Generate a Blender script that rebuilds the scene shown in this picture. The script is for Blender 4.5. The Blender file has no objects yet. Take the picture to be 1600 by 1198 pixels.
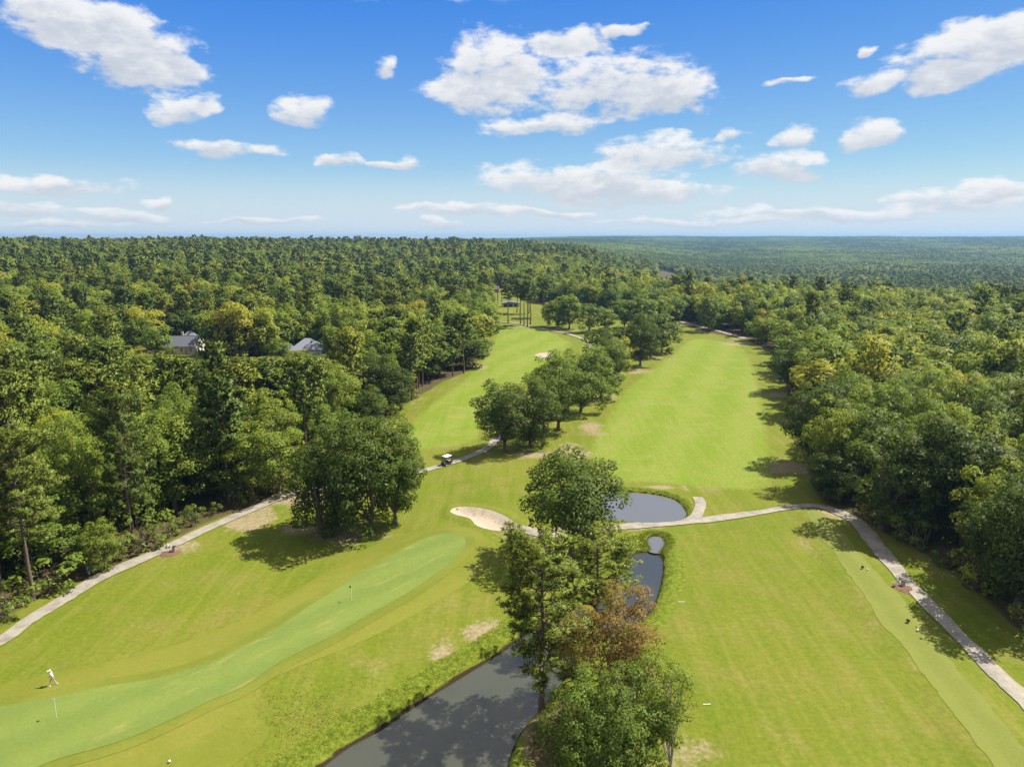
import bpy, bmesh, math, random
import numpy as np
from mathutils import Vector, Matrix
from mathutils.geometry import delaunay_2d_cdt
rng = np.random.default_rng(7)
random.seed(7)
SC = bpy.context.scene
COL = SC.collection

# ------------------------------------------------------------------ camera
cam_d = bpy.data.cameras.new('camera')
cam_d.sensor_width = 36.0
cam_d.lens = 25.0
cam_d.clip_start = 0.5
cam_d.clip_end = 40000.0
cam = bpy.data.objects.new('camera', cam_d)
COL.objects.link(cam)
cam.location = (0.0, 0.0, 46.0)
cam.rotation_euler = (math.radians(90.0) - math.atan(227 / 1111.0), 0.0, 0.0)
SC.camera = cam

# ------------------------------------------------------------------ sun, sky, exposure
SUN_EL = math.radians(53.0)
SUN_AZ = math.radians(67.0)            # clockwise from +Y: to the right, a little ahead of the camera
sd = bpy.data.lights.new('sun', 'SUN')
sd.energy = 4.2
sd.angle = math.radians(0.53)
sd.color = (1.0, 0.95, 0.86)
sun = bpy.data.objects.new('sun', sd)
COL.objects.link(sun)
sdir = Vector((math.sin(SUN_AZ) * math.cos(SUN_EL), math.cos(SUN_AZ) * math.cos(SUN_EL), math.sin(SUN_EL)))
sun.rotation_euler = (-sdir).to_track_quat('-Z', 'Y').to_euler()
sun.location = (60, 30, 120)

SC.view_settings.view_transform = 'Standard'
SC.view_settings.look = 'None'
SC.view_settings.exposure = 1.4
SC.view_settings.gamma = 1.0
SC.view_settings.use_curve_mapping = False
SC.cycles.use_denoising = True
SC.cycles.max_bounces = 6
SC.cycles.diffuse_bounces = 4
SC.cycles.glossy_bounces = 3
SC.cycles.transmission_bounces = 3
SC.cycles.volume_bounces = 0
SC.cycles.transparent_max_bounces = 4
SC.cycles.caustics_reflective = False
SC.cycles.caustics_refractive = False


class NT:
    """small helper for node trees"""
    def __init__(self, tree):
        self.t = tree
        self.t.nodes.clear()

    def n(self, kind, **kw):
        nd = self.t.nodes.new(kind)
        for k, v in kw.items():
            setattr(nd, k, v)
        return nd

    def l(self, a, b):
        self.t.links.new(a, b)

    def put(self, sock, v):
        if isinstance(v, bpy.types.NodeSocket):
            self.t.links.new(v, sock)
        elif v is not None:
            sock.default_value = v

    def math(self, op, a, b=None, c=None, clamp=False):
        nd = self.n('ShaderNodeMath', operation=op, use_clamp=clamp)
        for i, v in enumerate((a, b, c)):
            if v is not None:
                self.put(nd.inputs[i], v)
        return nd.outputs[0]

    def vmath(self, op, a, b=None, c=None):
        nd = self.n('ShaderNodeVectorMath', operation=op)
        for i, v in enumerate((a, b, c)):
            if v is not None:
                self.put(nd.inputs[i], v)
        return nd.outputs['Value'] if op in ('DOT_PRODUCT', 'LENGTH') else nd.outputs[0]

    def noise(self, vec, scale, detail=4, rough=0.55, dist=0.0, dims='3D'):
        nd = self.n('ShaderNodeTexNoise', noise_dimensions=dims)
        self.put(nd.inputs['Vector'], vec)
        nd.inputs['Scale'].default_value = scale
        nd.inputs['Detail'].default_value = detail
        nd.inputs['Roughness'].default_value = rough
        nd.inputs['Distortion'].default_value = dist
        return nd.outputs['Fac']

    def smooth(self, v, a, b, lo=0.0, hi=1.0):
        nd = self.n('ShaderNodeMapRange', interpolation_type='SMOOTHSTEP')
        self.put(nd.inputs['Value'], v)
        nd.inputs['From Min'].default_value = a
        nd.inputs['From Max'].default_value = b
        nd.inputs['To Min'].default_value = lo
        nd.inputs['To Max'].default_value = hi
        return nd.outputs['Result']

    def lin(self, v, a, b, lo=0.0, hi=1.0, clamp=True):
        nd = self.n('ShaderNodeMapRange', clamp=clamp)
        self.put(nd.inputs['Value'], v)
        nd.inputs['From Min'].default_value = a
        nd.inputs['From Max'].default_value = b
        nd.inputs['To Min'].default_value = lo
        nd.inputs['To Max'].default_value = hi
        return nd.outputs['Result']

    def mix(self, f, a, b, mode='MIX'):
        nd = self.n('ShaderNodeMix', data_type='RGBA', blend_type=mode)
        self.put(nd.inputs['Factor'], f)
        for s, v in ((nd.inputs[6], a), (nd.inputs[7], b)):
            if isinstance(v, tuple) and len(v) == 3:
                v = (*v, 1.0)
            self.put(s, v)
        return nd.outputs[2]

    def ramp(self, f, stops):
        nd = self.n('ShaderNodeValToRGB')
        cr = nd.color_ramp
        while len(cr.elements) < len(stops):
            cr.elements.new(0.5)
        for e, (p, c) in zip(cr.elements, stops):
            e.position = p
            e.color = (*c, 1.0)
        self.put(nd.inputs['Fac'], f)
        return nd.outputs['Color']

    def attr(self, name, kind='GEOMETRY'):
        nd = self.n('ShaderNodeAttribute', attribute_name=name, attribute_type=kind)
        return nd.outputs['Fac']


# clouds: centre azimuth, centre elevation, half width, half height (radians), as they drift over the course
CLOUDS = [(-0.521, 0.24, 0.085, 0.0264), (-0.466, 0.218, 0.08, 0.0298), (-0.438, 0.192, 0.053, 0.0207), (-0.417, 0.153, 0.041, 0.0158), (-0.265, 0.158, 0.032, 0.0196), (-0.169, 0.218, 0.021, 0.0147), (-0.373, 0.108, 0.065, 0.0091), (-0.231, 0.101, 0.03, 0.0111), (-0.137, 0.099, 0.027, 0.0105), (-0.171, 0.096, 0.024, 0.0057), (-0.029, 0.224, 0.059, 0.0381), (-0.047, 0.182, 0.061, 0.023), (0.126, 0.196, 0.126, 0.0388), (0.221, 0.177, 0.06, 0.0225), (0.043, 0.146, 0.071, 0.0142), (0.075, 0.246, 0.055, 0.0145), (0.145, 0.256, 0.031, 0.0057), (0.204, 0.11, 0.095, 0.0206), (0.087, 0.078, 0.144, 0.023), (0.181, 0.055, 0.115, 0.014), (-0.061, 0.038, 0.087, 0.0076), (0.052, 0.034, 0.065, 0.0059), (0.442, 0.178, 0.029, 0.0167), (0.531, 0.201, 0.069, 0.0273), (0.569, 0.212, 0.043, 0.0189), (0.509, 0.177, 0.041, 0.0135), (0.361, 0.125, 0.027, 0.0135), (0.449, 0.124, 0.034, 0.0145), (0.36, 0.089, 0.056, 0.0185), (0.277, 0.132, 0.017, 0.0069), (0.356, 0.184, 0.033, 0.0043), (0.437, 0.217, 0.01, 0.0048), (-0.559, 0.059, 0.068, 0.0114), (-0.581, 0.032, 0.044, 0.0071), (-0.484, 0.028, 0.056, 0.0075), (-0.444, 0.046, 0.024, 0.0069), (0.548, 0.044, 0.078, 0.0115), (0.413, 0.031, 0.144, 0.0078), (0.59, 0.054, 0.047, 0.0105), (-0.338, 0.018, 0.08, 0.0048), (-0.564, 0.016, 0.079, 0.0058), (0.257, 0.022, 0.126, 0.005), (-0.096, 0.021, 0.035, 0.0051)]


def build_world():
    w = bpy.data.worlds.new('World')
    SC.world = w
    w.use_nodes = True
    w.cycles.sampling_method = 'MANUAL'
    w.cycles.sample_map_resolution = 512
    g = NT(w.node_tree)
    out = g.n('ShaderNodeOutputWorld')
    bg = g.n('ShaderNodeBackground')
    bg.inputs['Strength'].default_value = 0.065
    sky = g.n('ShaderNodeTexSky', sky_type='NISHITA')
    sky.sun_disc = False
    sky.sun_elevation = SUN_EL
    sky.sun_rotation = SUN_AZ
    sky.altitude = 100
    sky.air_density = 1.0
    sky.dust_density = 0.4
    sky.ozone_density = 2.5
    sky2 = g.n('ShaderNodeTexSky', sky_type='NISHITA')
    for k_ in ('sun_disc', 'sun_elevation', 'sun_rotation', 'altitude', 'air_density', 'dust_density', 'ozone_density'):
        setattr(sky2, k_, getattr(sky, k_))
    tc = g.n('ShaderNodeTexCoord')
    dirv = g.vmath('NORMALIZE', tc.outputs['Generated'])
    s = g.n('ShaderNodeSeparateXYZ')
    g.l(dirv, s.inputs[0])
    # the same air seen well away from the sun: keeps the glare of the sun side down
    hl = g.math('SQRT', g.math('SUBTRACT', 1.0, g.math('MULTIPLY', s.outputs[2], s.outputs[2]), clamp=True))
    c2 = g.n('ShaderNodeCombineXYZ')
    g.l(g.math('MULTIPLY', hl, -0.35), c2.inputs[0])
    g.l(g.math('MULTIPLY', hl, 0.937), c2.inputs[1])
    g.l(s.outputs[2], c2.inputs[2])
    g.l(c2.outputs[0], sky2.inputs['Vector'])
    az = g.math('ARCTAN2', s.outputs[0], s.outputs[1])
    el = g.math('ARCSINE', s.outputs[2])
    # plane coordinates of the cloud deck, for the grain of the clouds
    zz = g.math('ADD', g.math('MAXIMUM', s.outputs[2], 0.0), 0.07)
    cp = g.n('ShaderNodeCombineXYZ')
    g.l(g.math('DIVIDE', s.outputs[0], zz), cp.inputs[0])
    g.l(g.math('DIVIDE', s.outputs[1], zz), cp.inputs[1])
    plane = cp.outputs[0]
    # grain with a constant angular size low in the sky
    ca = g.n('ShaderNodeCombineXYZ')
    g.l(az, ca.inputs[0])
    g.l(g.math('MULTIPLY', el, 2.0), ca.inputs[1])
    ang = ca.outputs[0]
    warp = g.n('ShaderNodeTexNoise', noise_dimensions='2D')
    g.l(ang, warp.inputs['Vector'])
    warp.inputs['Scale'].default_value = 9.0
    warp.inputs['Detail'].default_value = 4.0
    wv = g.vmath('MULTIPLY', g.vmath('SUBTRACT', warp.outputs['Color'], (0.5, 0.5, 0.5)), (0.085, 0.036, 0.0))
    ce = g.n('ShaderNodeCombineXYZ')
    g.l(az, ce.inputs[0])
    g.l(el, ce.inputs[1])
    pos = g.vmath('ADD', ce.outputs[0], wv)
    wsum = None
    vsum = None
    for (a, e, ra, re) in CLOUDS:
        q = g.vmath('MULTIPLY_ADD', pos, (1 / (ra * 1.25), 1 / (re * 1.3), 0.0), (-a / (ra * 1.25), -e / (re * 1.3), 0.0))
        wj = g.math('SUBTRACT', 1.0, g.vmath('DOT_PRODUCT', q, q), clamp=True)
        sp_ = g.n('ShaderNodeSeparateXYZ')
        g.l(q, sp_.inputs[0])
        vj = sp_.outputs[1]
        if wsum is None:
            wsum, vsum = wj, g.math('MULTIPLY', wj, vj)
        else:
            wsum = g.math('ADD', wsum, wj)
            vsum = g.math('MULTIPLY_ADD', wj, vj, vsum)
    # beyond the named clouds the same fair-weather deck goes on all round and overhead
    gen = g.noise(plane, 0.62, 3, 0.5, 0.0, '2D')
    away = g.math('MAXIMUM', g.smooth(el, 0.28, 0.33), g.smooth(g.math('ABSOLUTE', az), 0.66, 0.8))
    genw = g.math('MULTIPLY', g.smooth(gen, 0.3, 0.52), away)
    wtot = g.math('ADD', wsum, genw)
    vor = g.n('ShaderNodeTexVoronoi', voronoi_dimensions='2D', feature='F1', normalize=True)
    g.l(g.vmath('ADD', ang, g.vmath('MULTIPLY', wv, (0.8, 1.6, 0.0))), vor.inputs['Vector'])
    vor.inputs['Scale'].default_value = 17.0
    vor.inputs['Detail'].default_value = 2.5
    vor.inputs['Roughness'].default_value = 0.55
    billow = g.math('SUBTRACT', 0.92, g.math('MULTIPLY', vor.outputs['Distance'], 1.25))
    n1 = g.noise(ang, 34.0, 7, 0.62, 0.0, '2D')
    n2 = g.noise(plane, 2.6, 4, 0.6, 0.0, '2D')
    grain = g.math('ADD', g.math('MULTIPLY', billow, 0.36), g.math('ADD', g.math('MULTIPLY', n1, 0.49), g.math('MULTIPLY', n2, 0.15)))
    dens = g.math('MULTIPLY_ADD', g.math('SUBTRACT', grain, 0.5), 3.2, wtot)
    alpha = g.smooth(dens, 0.15, 1.0)
    alpha = g.math('MULTIPLY', alpha, g.smooth(wtot, 0.0, 0.2))
    alpha = g.math('MULTIPLY', alpha, g.smooth(el, 0.0, 0.06, 0.72, 0.93))
    vert = g.math('DIVIDE', vsum, g.math('MAXIMUM', wsum, 0.05))
    lum = g.math('ADD', g.math('MULTIPLY', vert, 0.6), g.math('MULTIPLY', g.math('SUBTRACT', grain, 0.5), 1.9))
    lum = g.math('ADD', lum, g.math('MULTIPLY', g.smooth(dens, 1.5, 0.3), 0.2))
    ccol = g.mix(g.smooth(lum, -0.32, 0.48), (3.5, 3.75, 4.15), (5.55, 5.52, 5.45))
    # grade of the clear sky: deep blue above, pale at the horizon
    sc_ = g.n('ShaderNodeSeparateColor')
    g.l(g.mix(0.75, sky.outputs[0], sky2.outputs[0]), sc_.inputs[0])
    cc_ = g.n('ShaderNodeCombineColor')
    for i_, (ka, kb, lo_, hi_) in enumerate(((0.82, -1.1, 0.16, 4.0), (0.86, -0.98, 0.5, 4.5), (0.25, 3.4, 1.0, 5.2))):
        g.l(g.math('MINIMUM', g.math('MAXIMUM', g.math('MULTIPLY_ADD', sc_.outputs[i_], ka, kb), lo_), hi_), cc_.inputs[i_])
    clear = g.mix(g.smooth(el, 0.1, 0.0), cc_.outputs[0], (3.9, 4.55, 4.9))
    g.l(g.mix(alpha, clear, ccol), bg.inputs['Color'])
    g.l(bg.outputs[0], out.inputs['Surface'])


build_world()

# ------------------------------------------------------------------ materials
MATS = {}


def simple(name, col, rough=0.7, spec=0.3, metal=0.0, nscale=None, namt=0.25, bump=0.0):
    if name in MATS:
        return MATS[name]
    m = bpy.data.materials.new(name)
    m.use_nodes = True
    g = NT(m.node_tree)
    out = g.n('ShaderNodeOutputMaterial')
    b = g.n('ShaderNodeBsdfPrincipled')
    b.inputs['Roughness'].default_value = rough
    b.inputs['Specular IOR Level'].default_value = spec
    b.inputs['Metallic'].default_value = metal
    c = (*col, 1.0)
    if nscale:
        geo = g.n('ShaderNodeTexCoord')
        nz = g.noise(geo.outputs['Object'], nscale, 5, 0.6)
        lo = tuple(v * (1 - namt) for v in col)
        hi = tuple(min(1, v * (1 + namt)) for v in col)
        g.l(g.mix(nz, lo, hi), b.inputs['Base Color'])
        if bump:
            bp = g.n('ShaderNodeBump')
            bp.inputs['Distance'].default_value = bump
            g.l(nz, bp.inputs['Height'])
            g.l(bp.outputs[0], b.inputs['Normal'])
    else:
        b.inputs['Base Color'].default_value = c
    g.l(b.outputs[0], out.inputs['Surface'])
    MATS[name] = m
    return m


def ground_mat():
    m = bpy.data.materials.new('ground_grass')
    m.use_nodes = True
    g = NT(m.node_tree)
    out = g.n('ShaderNodeOutputMaterial')
    b = g.n('ShaderNodeBsdfPrincipled')
    b.inputs['Roughness'].default_value = 0.85
    b.inputs['Specular IOR Level'].default_value = 0.05
    geo = g.n('ShaderNodeNewGeometry')
    P = geo.outputs['Position']
    big = g.noise(P, 0.045, 4, 0.55)
    mid = g.noise(P, 0.16, 5, 0.6, 0.5)
    fine = g.noise(P, 1.7, 5, 0.65)
    vfine = g.noise(P, 7.0, 3, 0.7)
    # long faint tracks of the mower, running up and down the course
    st = g.vmath('MULTIPLY', P, (1.0, 0.05, 1.0))
    streak = g.noise(st, 0.75, 4, 0.6, 0.3)
    grass = g.ramp(big, [(0.3, (0.09135, 0.1165, 0.009654)), (0.5, (0.1084, 0.1281, 0.01206)), (0.7, (0.1267, 0.1312, 0.01629))])
    grass = g.mix(g.smooth(mid, 0.42, 0.72), grass, (0.1385, 0.1312, 0.02534))
    grass = g.mix(g.math('MULTIPLY', g.smooth(streak, 0.42, 0.66), 0.34), grass, (0.07072, 0.1089, 0.007242))
    grass = g.mix(g.math('MULTIPLY', g.smooth(streak, 0.5, 0.3), 0.36), grass, (0.1473, 0.1473, 0.03318))
    # fairway: lighter, finer cut
    fair = g.attr('fair')
    band = g.math('SINE', g.math('MULTIPLY_ADD', big, 2.2, g.vmath('DOT_PRODUCT', P, (0.42, -0.157, 0.0))))
    fairc = g.mix(g.smooth(g.math('ADD', streak, g.math('MULTIPLY', band, 0.13)), 0.3, 0.7), (0.1415, 0.1735, 0.02575), (0.1154, 0.1595, 0.01416))
    fairc = g.mix(g.smooth(mid, 0.45, 0.8), fairc, (0.1674, 0.1735, 0.04184))
    col = g.mix(g.smooth(g.math('ADD', fair, g.math('MULTIPLY', g.math('SUBTRACT', fine, 0.5), 0.25)), 0.3, 0.7), grass, fairc)
    # lush strip on the banks
    lush = g.attr('lush')
    lushc = g.mix(g.smooth(fine, 0.3, 0.7), (0.0713, 0.1038, 0.00744), (0.1302, 0.1499, 0.01736))
    col = g.mix(g.smooth(g.math('ADD', lush, g.math('MULTIPLY', g.math('SUBTRACT', fine, 0.5), 0.5)), 0.35, 0.65), col, lushc)
    # fine speckle of the turf
    v = g.math('ADD', g.lin(fine, 0.3, 0.7, 0.84, 1.16), g.lin(vfine, 0.3, 0.7, -0.1, 0.1))
    cv = g.n('ShaderNodeCombineColor')
    for i in range(3):
        g.l(v, cv.inputs[i])
    col = g.mix(1.0, col, cv.outputs[0], 'MULTIPLY')
    # worn, sandy spots
    dry = g.attr('dry')
    edge = g.math('ADD', g.math('MULTIPLY', g.math('SUBTRACT', mid, 0.5), 1.1), g.math('MULTIPLY', g.math('SUBTRACT', fine, 0.5), 0.9))
    dryc = g.ramp(fine, [(0.3, (0.155, 0.1147, 0.062)), (0.5, (0.2232, 0.1736, 0.1023)), (0.7, (0.2666, 0.2232, 0.155))])
    col = g.mix(g.math('MULTIPLY', g.smooth(g.math('ADD', dry, edge), 0.4, 0.95), 0.85), col, dryc)
    # mud at the water line
    mud = g.attr('mud')
    col = g.mix(g.smooth(g.math('ADD', mud, g.math('MULTIPLY', g.math('SUBTRACT', fine, 0.5), 0.6)), 0.4, 0.7), col, (0.031, 0.02108, 0.01116))
    # forest floor: leaf litter and shade plants
    lit = g.attr('litter')
    litc = g.ramp(fine, [(0.3, (0.03472, 0.02778, 0.01389)), (0.48, (0.08432, 0.05754, 0.02976)), (0.6, (0.0496, 0.05952, 0.01587)), (0.75, (0.1389, 0.0992, 0.05456))])
    col = g.mix(g.smooth(g.math('ADD', lit, g.math('MULTIPLY', edge, 0.5)), 0.35, 0.65), col, litc)
    g.l(col, b.inputs['Base Color'])
    bp = g.n('ShaderNodeBump')
    bp.inputs['Strength'].default_value = 0.6
    bp.inputs['Distance'].default_value = 0.12
    g.l(g.math('ADD', fine, g.math('MULTIPLY', vfine, 0.5)), bp.inputs['Height'])
    g.l(bp.outputs[0], b.inputs['Normal'])
    g.l(b.outputs[0], out.inputs['Surface'])
    return m


def turf_mat(name, a, c2, dryc, dry_lo, stripe_dir, stripe_scale, fine_amt=0.08):
    """closely mown turf with faint mowing bands and dry scuffs"""
    m = bpy.data.materials.new(name)
    m.use_nodes = True
    g = NT(m.node_tree)
    out = g.n('ShaderNodeOutputMaterial')
    b = g.n('ShaderNodeBsdfPrincipled')
    b.inputs['Roughness'].default_value = 0.8
    b.inputs['Specular IOR Level'].default_value = 0.06
    geo = g.n('ShaderNodeNewGeometry')
    P = geo.outputs['Position']
    dx, dy = stripe_dir
    u = g.vmath('DOT_PRODUCT', P, (dx, dy, 0.0))
    v = g.vmath('DOT_PRODUCT', P, (-dy, dx, 0.0))
    wob = g.noise(P, 0.12, 3, 0.5)
    w = g.math('SINE', g.math('MULTIPLY_ADD', wob, 2.0, g.math('MULTIPLY', v, stripe_scale)))
    cb = g.n('ShaderNodeCombineXYZ')
    g.l(g.math('MULTIPLY', u, 0.22), cb.inputs[0])
    g.l(v, cb.inputs[1])
    drag = g.noise(cb.outputs[0], 0.5, 5, 0.6, 0.4)
    mid = g.noise(P, 0.35, 5, 0.6)
    fine = g.noise(P, 3.0, 4, 0.65)
    col = g.mix(g.smooth(g.math('ADD', g.math('MULTIPLY', w, 0.22), mid), 0.25, 0.75), a, c2)
    col = g.mix(g.math('MULTIPLY', g.smooth(drag, dry_lo, dry_lo + 0.16), 0.75), col, dryc)
    vv = g.lin(fine, 0.3, 0.7, 1 - fine_amt, 1 + fine_amt)
    cv = g.n('ShaderNodeCombineColor')
    for i in range(3):
        g.l(vv, cv.inputs[i])
    g.l(g.mix(1.0, col, cv.outputs[0], 'MULTIPLY'), b.inputs['Base Color'])
    g.l(b.outputs[0], out.inputs['Surface'])
    return m


def sand_mat(name, base, wet):
    m = bpy.data.materials.new(name)
    m.use_nodes = True
    g = NT(m.node_tree)
    out = g.n('ShaderNodeOutputMaterial')
    b = g.n('ShaderNodeBsdfPrincipled')
    b.inputs['Roughness'].default_value = 0.95
    b.inputs['Specular IOR Level'].default_value = 0.1
    geo = g.n('ShaderNodeNewGeometry')
    P = geo.outputs['Position']
    mid = g.noise(P, 0.35, 5, 0.6, 0.6)
    fine = g.noise(P, 4.0, 4, 0.6)
    rake = g.noise(g.vmath('MULTIPLY', P, (0.3, 1.0, 1.0)), 3.2, 3, 0.5)
    col = g.mix(g.smooth(mid, 0.5, 0.72), base, wet)
    vv = g.math('MULTIPLY', g.lin(fine, 0.3, 0.7, 0.86, 1.12), g.lin(rake, 0.3, 0.7, 0.92, 1.06))
    cv = g.n('ShaderNodeCombineColor')
    for i in range(3):
        g.l(vv, cv.inputs[i])
    g.l(g.mix(1.0, col, cv.outputs[0], 'MULTIPLY'), b.inputs['Base Color'])
    bp = g.n('ShaderNodeBump')
    bp.inputs['Distance'].default_value = 0.08
    g.l(g.math('ADD', fine, rake), bp.inputs['Height'])
    g.l(bp.outputs[0], b.inputs['Normal'])
    g.l(b.outputs[0], out.inputs['Surface'])
    return m


def path_mat():
    m = bpy.data.materials.new('worn_concrete')
    m.use_nodes = True
    g = NT(m.node_tree)
    out = g.n('ShaderNodeOutputMaterial')
    b = g.n('ShaderNodeBsdfPrincipled')
    b.inputs['Roughness'].default_value = 0.9
    b.inputs['Specular IOR Level'].default_value = 0.15
    geo = g.n('ShaderNodeNewGeometry')
    P = geo.outputs['Position']
    mid = g.noise(P, 0.5, 5, 0.65)
    fine = g.noise(P, 5.0, 4, 0.65)
    col = g.ramp(mid, [(0.3, (0.155, 0.135, 0.108)), (0.5, (0.232, 0.208, 0.168)), (0.7, (0.29, 0.262, 0.21))])
    # sand and thatch creep in from both sides
    e = g.attr('edge')
    col = g.mix(g.smooth(g.math('ADD', e, g.math('MULTIPLY', g.math('SUBTRACT', mid, 0.5), 1.2)), 0.75, 1.1), col, (0.248, 0.2046, 0.1178))
    vv = g.lin(fine, 0.3, 0.7, 0.8, 1.14)
    cv = g.n('ShaderNodeCombineColor')
    for i in range(3):
        g.l(vv, cv.inputs[i])
    g.l(g.mix(1.0, col, cv.outputs[0], 'MULTIPLY'), b.inputs['Base Color'])
    g.l(b.outputs[0], out.inputs['Surface'])
    return m


def water_mat(name, base):
    m = bpy.data.materials.new(name)
    m.use_nodes = True
    g = NT(m.node_tree)
    out = g.n('ShaderNodeOutputMaterial')
    b = g.n('ShaderNodeBsdfPrincipled')
    b.inputs['Base Color'].default_value = (*base, 1)
    b.inputs['Roughness'].default_value = 0.04
    b.inputs['IOR'].default_value = 1.6
    b.inputs['Specular IOR Level'].default_value = 0.5
    geo = g.n('ShaderNodeNewGeometry')
    nz = g.noise(geo.outputs['Position'], 1.6, 3, 0.5)
    bp = g.n('ShaderNodeBump')
    bp.inputs['Strength'].default_value = 0.12
    bp.inputs['Distance'].default_value = 0.03
    g.l(nz, bp.inputs['Height'])
    g.l(bp.outputs[0], b.inputs['Normal'])
    g.l(b.outputs[0], out.inputs['Surface'])
    return m


def leaf_mat(name, stops, trans=0.46):
    m = bpy.data.materials.new(name)
    m.use_nodes = True
    g = NT(m.node_tree)
    out = g.n('ShaderNodeOutputMaterial')
    tint = g.attr('tint', 'INSTANCER')
    shade = g.attr('shade')
    tc = g.n('ShaderNodeTexCoord')
    nz = g.noise(tc.outputs['Object'], 0.35, 3, 0.5)
    t = g.math('ADD', tint, g.math('MULTIPLY', g.math('SUBTRACT', nz, 0.5), 0.3))
    t = g.math('ADD', t, g.math('MULTIPLY', g.math('SUBTRACT', shade, 0.5), 0.16), clamp=True)
    col = g.ramp(t, stops)
    vv = g.lin(shade, 0.0, 1.0, 0.76, 1.24)
    cv = g.n('ShaderNodeCombineColor')
    for i in range(3):
        g.l(vv, cv.inputs[i])
    col = g.mix(1.0, col, cv.outputs[0], 'MULTIPLY')
    b = g.n('ShaderNodeBsdfPrincipled')
    b.inputs['Roughness'].default_value = 0.5
    b.inputs['Specular IOR Level'].default_value = 0.12
    g.l(col, b.inputs['Base Color'])
    tr = g.n('ShaderNodeBsdfTranslucent')
    g.l(g.mix(1.0, col, (1.25, 1.15, 0.55), 'MULTIPLY'), tr.inputs['Color'])
    mx = g.n('ShaderNodeMixShader')
    mx.inputs[0].default_value = trans
    g.l(b.outputs[0], mx.inputs[1])
    g.l(tr.outputs[0], mx.inputs[2])
    g.l(mx.outputs[0], out.inputs['Surface'])
    return m


M_GROUND = ground_mat()
M_GREEN = turf_mat('putting_turf', (0.1062, 0.1418, 0.02915), (0.1222, 0.1565, 0.03288), (0.1841, 0.1807, 0.04771), 0.55, (0.68, 0.73), 1.1)
M_FRINGE = turf_mat('fringe_turf', (0.1055, 0.121, 0.01606), (0.1258, 0.1354, 0.01964), (0.1618, 0.1428, 0.02678), 0.6, (0.68, 0.73), 0.9)
M_COLLAR = turf_mat('collar_turf', (0.1147, 0.1257, 0.01488), (0.1333, 0.1386, 0.02092), (0.1612, 0.1354, 0.0279), 0.56, (0.68, 0.73), 0.5)
M_TEE = turf_mat('tee_turf', (0.121, 0.135, 0.026), (0.136, 0.147, 0.03), (0.1549, 0.1426, 0.02951), 0.6, (0.08, 1.0), 1.6)
M_SAND = sand_mat('bunker_sand', (0.31, 0.2604, 0.1922), (0.2232, 0.1612, 0.093))
M_PATH = path_mat()
M_WATER = water_mat('canal_water', (0.04, 0.043, 0.028))
M_POND = water_mat('pond_water', (0.11, 0.108, 0.092))
M_LEAF = leaf_mat('broadleaf_foliage', [(0.0, (0.05443, 0.08094, 0.01241)), (0.12, (0.08411, 0.12, 0.01759)), (0.3, (0.139, 0.1976, 0.02782)), (0.55, (0.2025, 0.2396, 0.02782)), (0.75, (0.2755, 0.2802, 0.02782)), (0.88, (0.19, 0.138, 0.034)), (1.0, (0.205, 0.1, 0.04))])
M_NEEDLE = leaf_mat('pine_foliage', [(0.0, (0.09842, 0.1435, 0.0313)), (0.5, (0.1659, 0.2126, 0.03478)), (1.0, (0.2531, 0.2733, 0.03826))], 0.25)
M_GRASSBLADE = leaf_mat('bank_grass_blades', [(0.0, (0.09, 0.12, 0.008)), (0.5, (0.13, 0.165, 0.01)), (1.0, (0.2, 0.185, 0.08))], 0.35)
M_BARK = simple('bark', (0.13, 0.1, 0.075), 0.9, 0.1, nscale=2.5, namt=0.45, bump=0.03)
M_PINEBARK = simple('pine_bark', (0.115, 0.085, 0.065), 0.9, 0.1, nscale=2.0, namt=0.45, bump=0.04)
M_PALEBARK = simple('pale_bark', (0.34, 0.3, 0.25), 0.9, 0.1, nscale=3.0, namt=0.35, bump=0.02)
M_MULCH = simple('red_mulch', (0.12, 0.075, 0.05), 0.95, 0.1, nscale=9.0, namt=0.6, bump=0.05)

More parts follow.
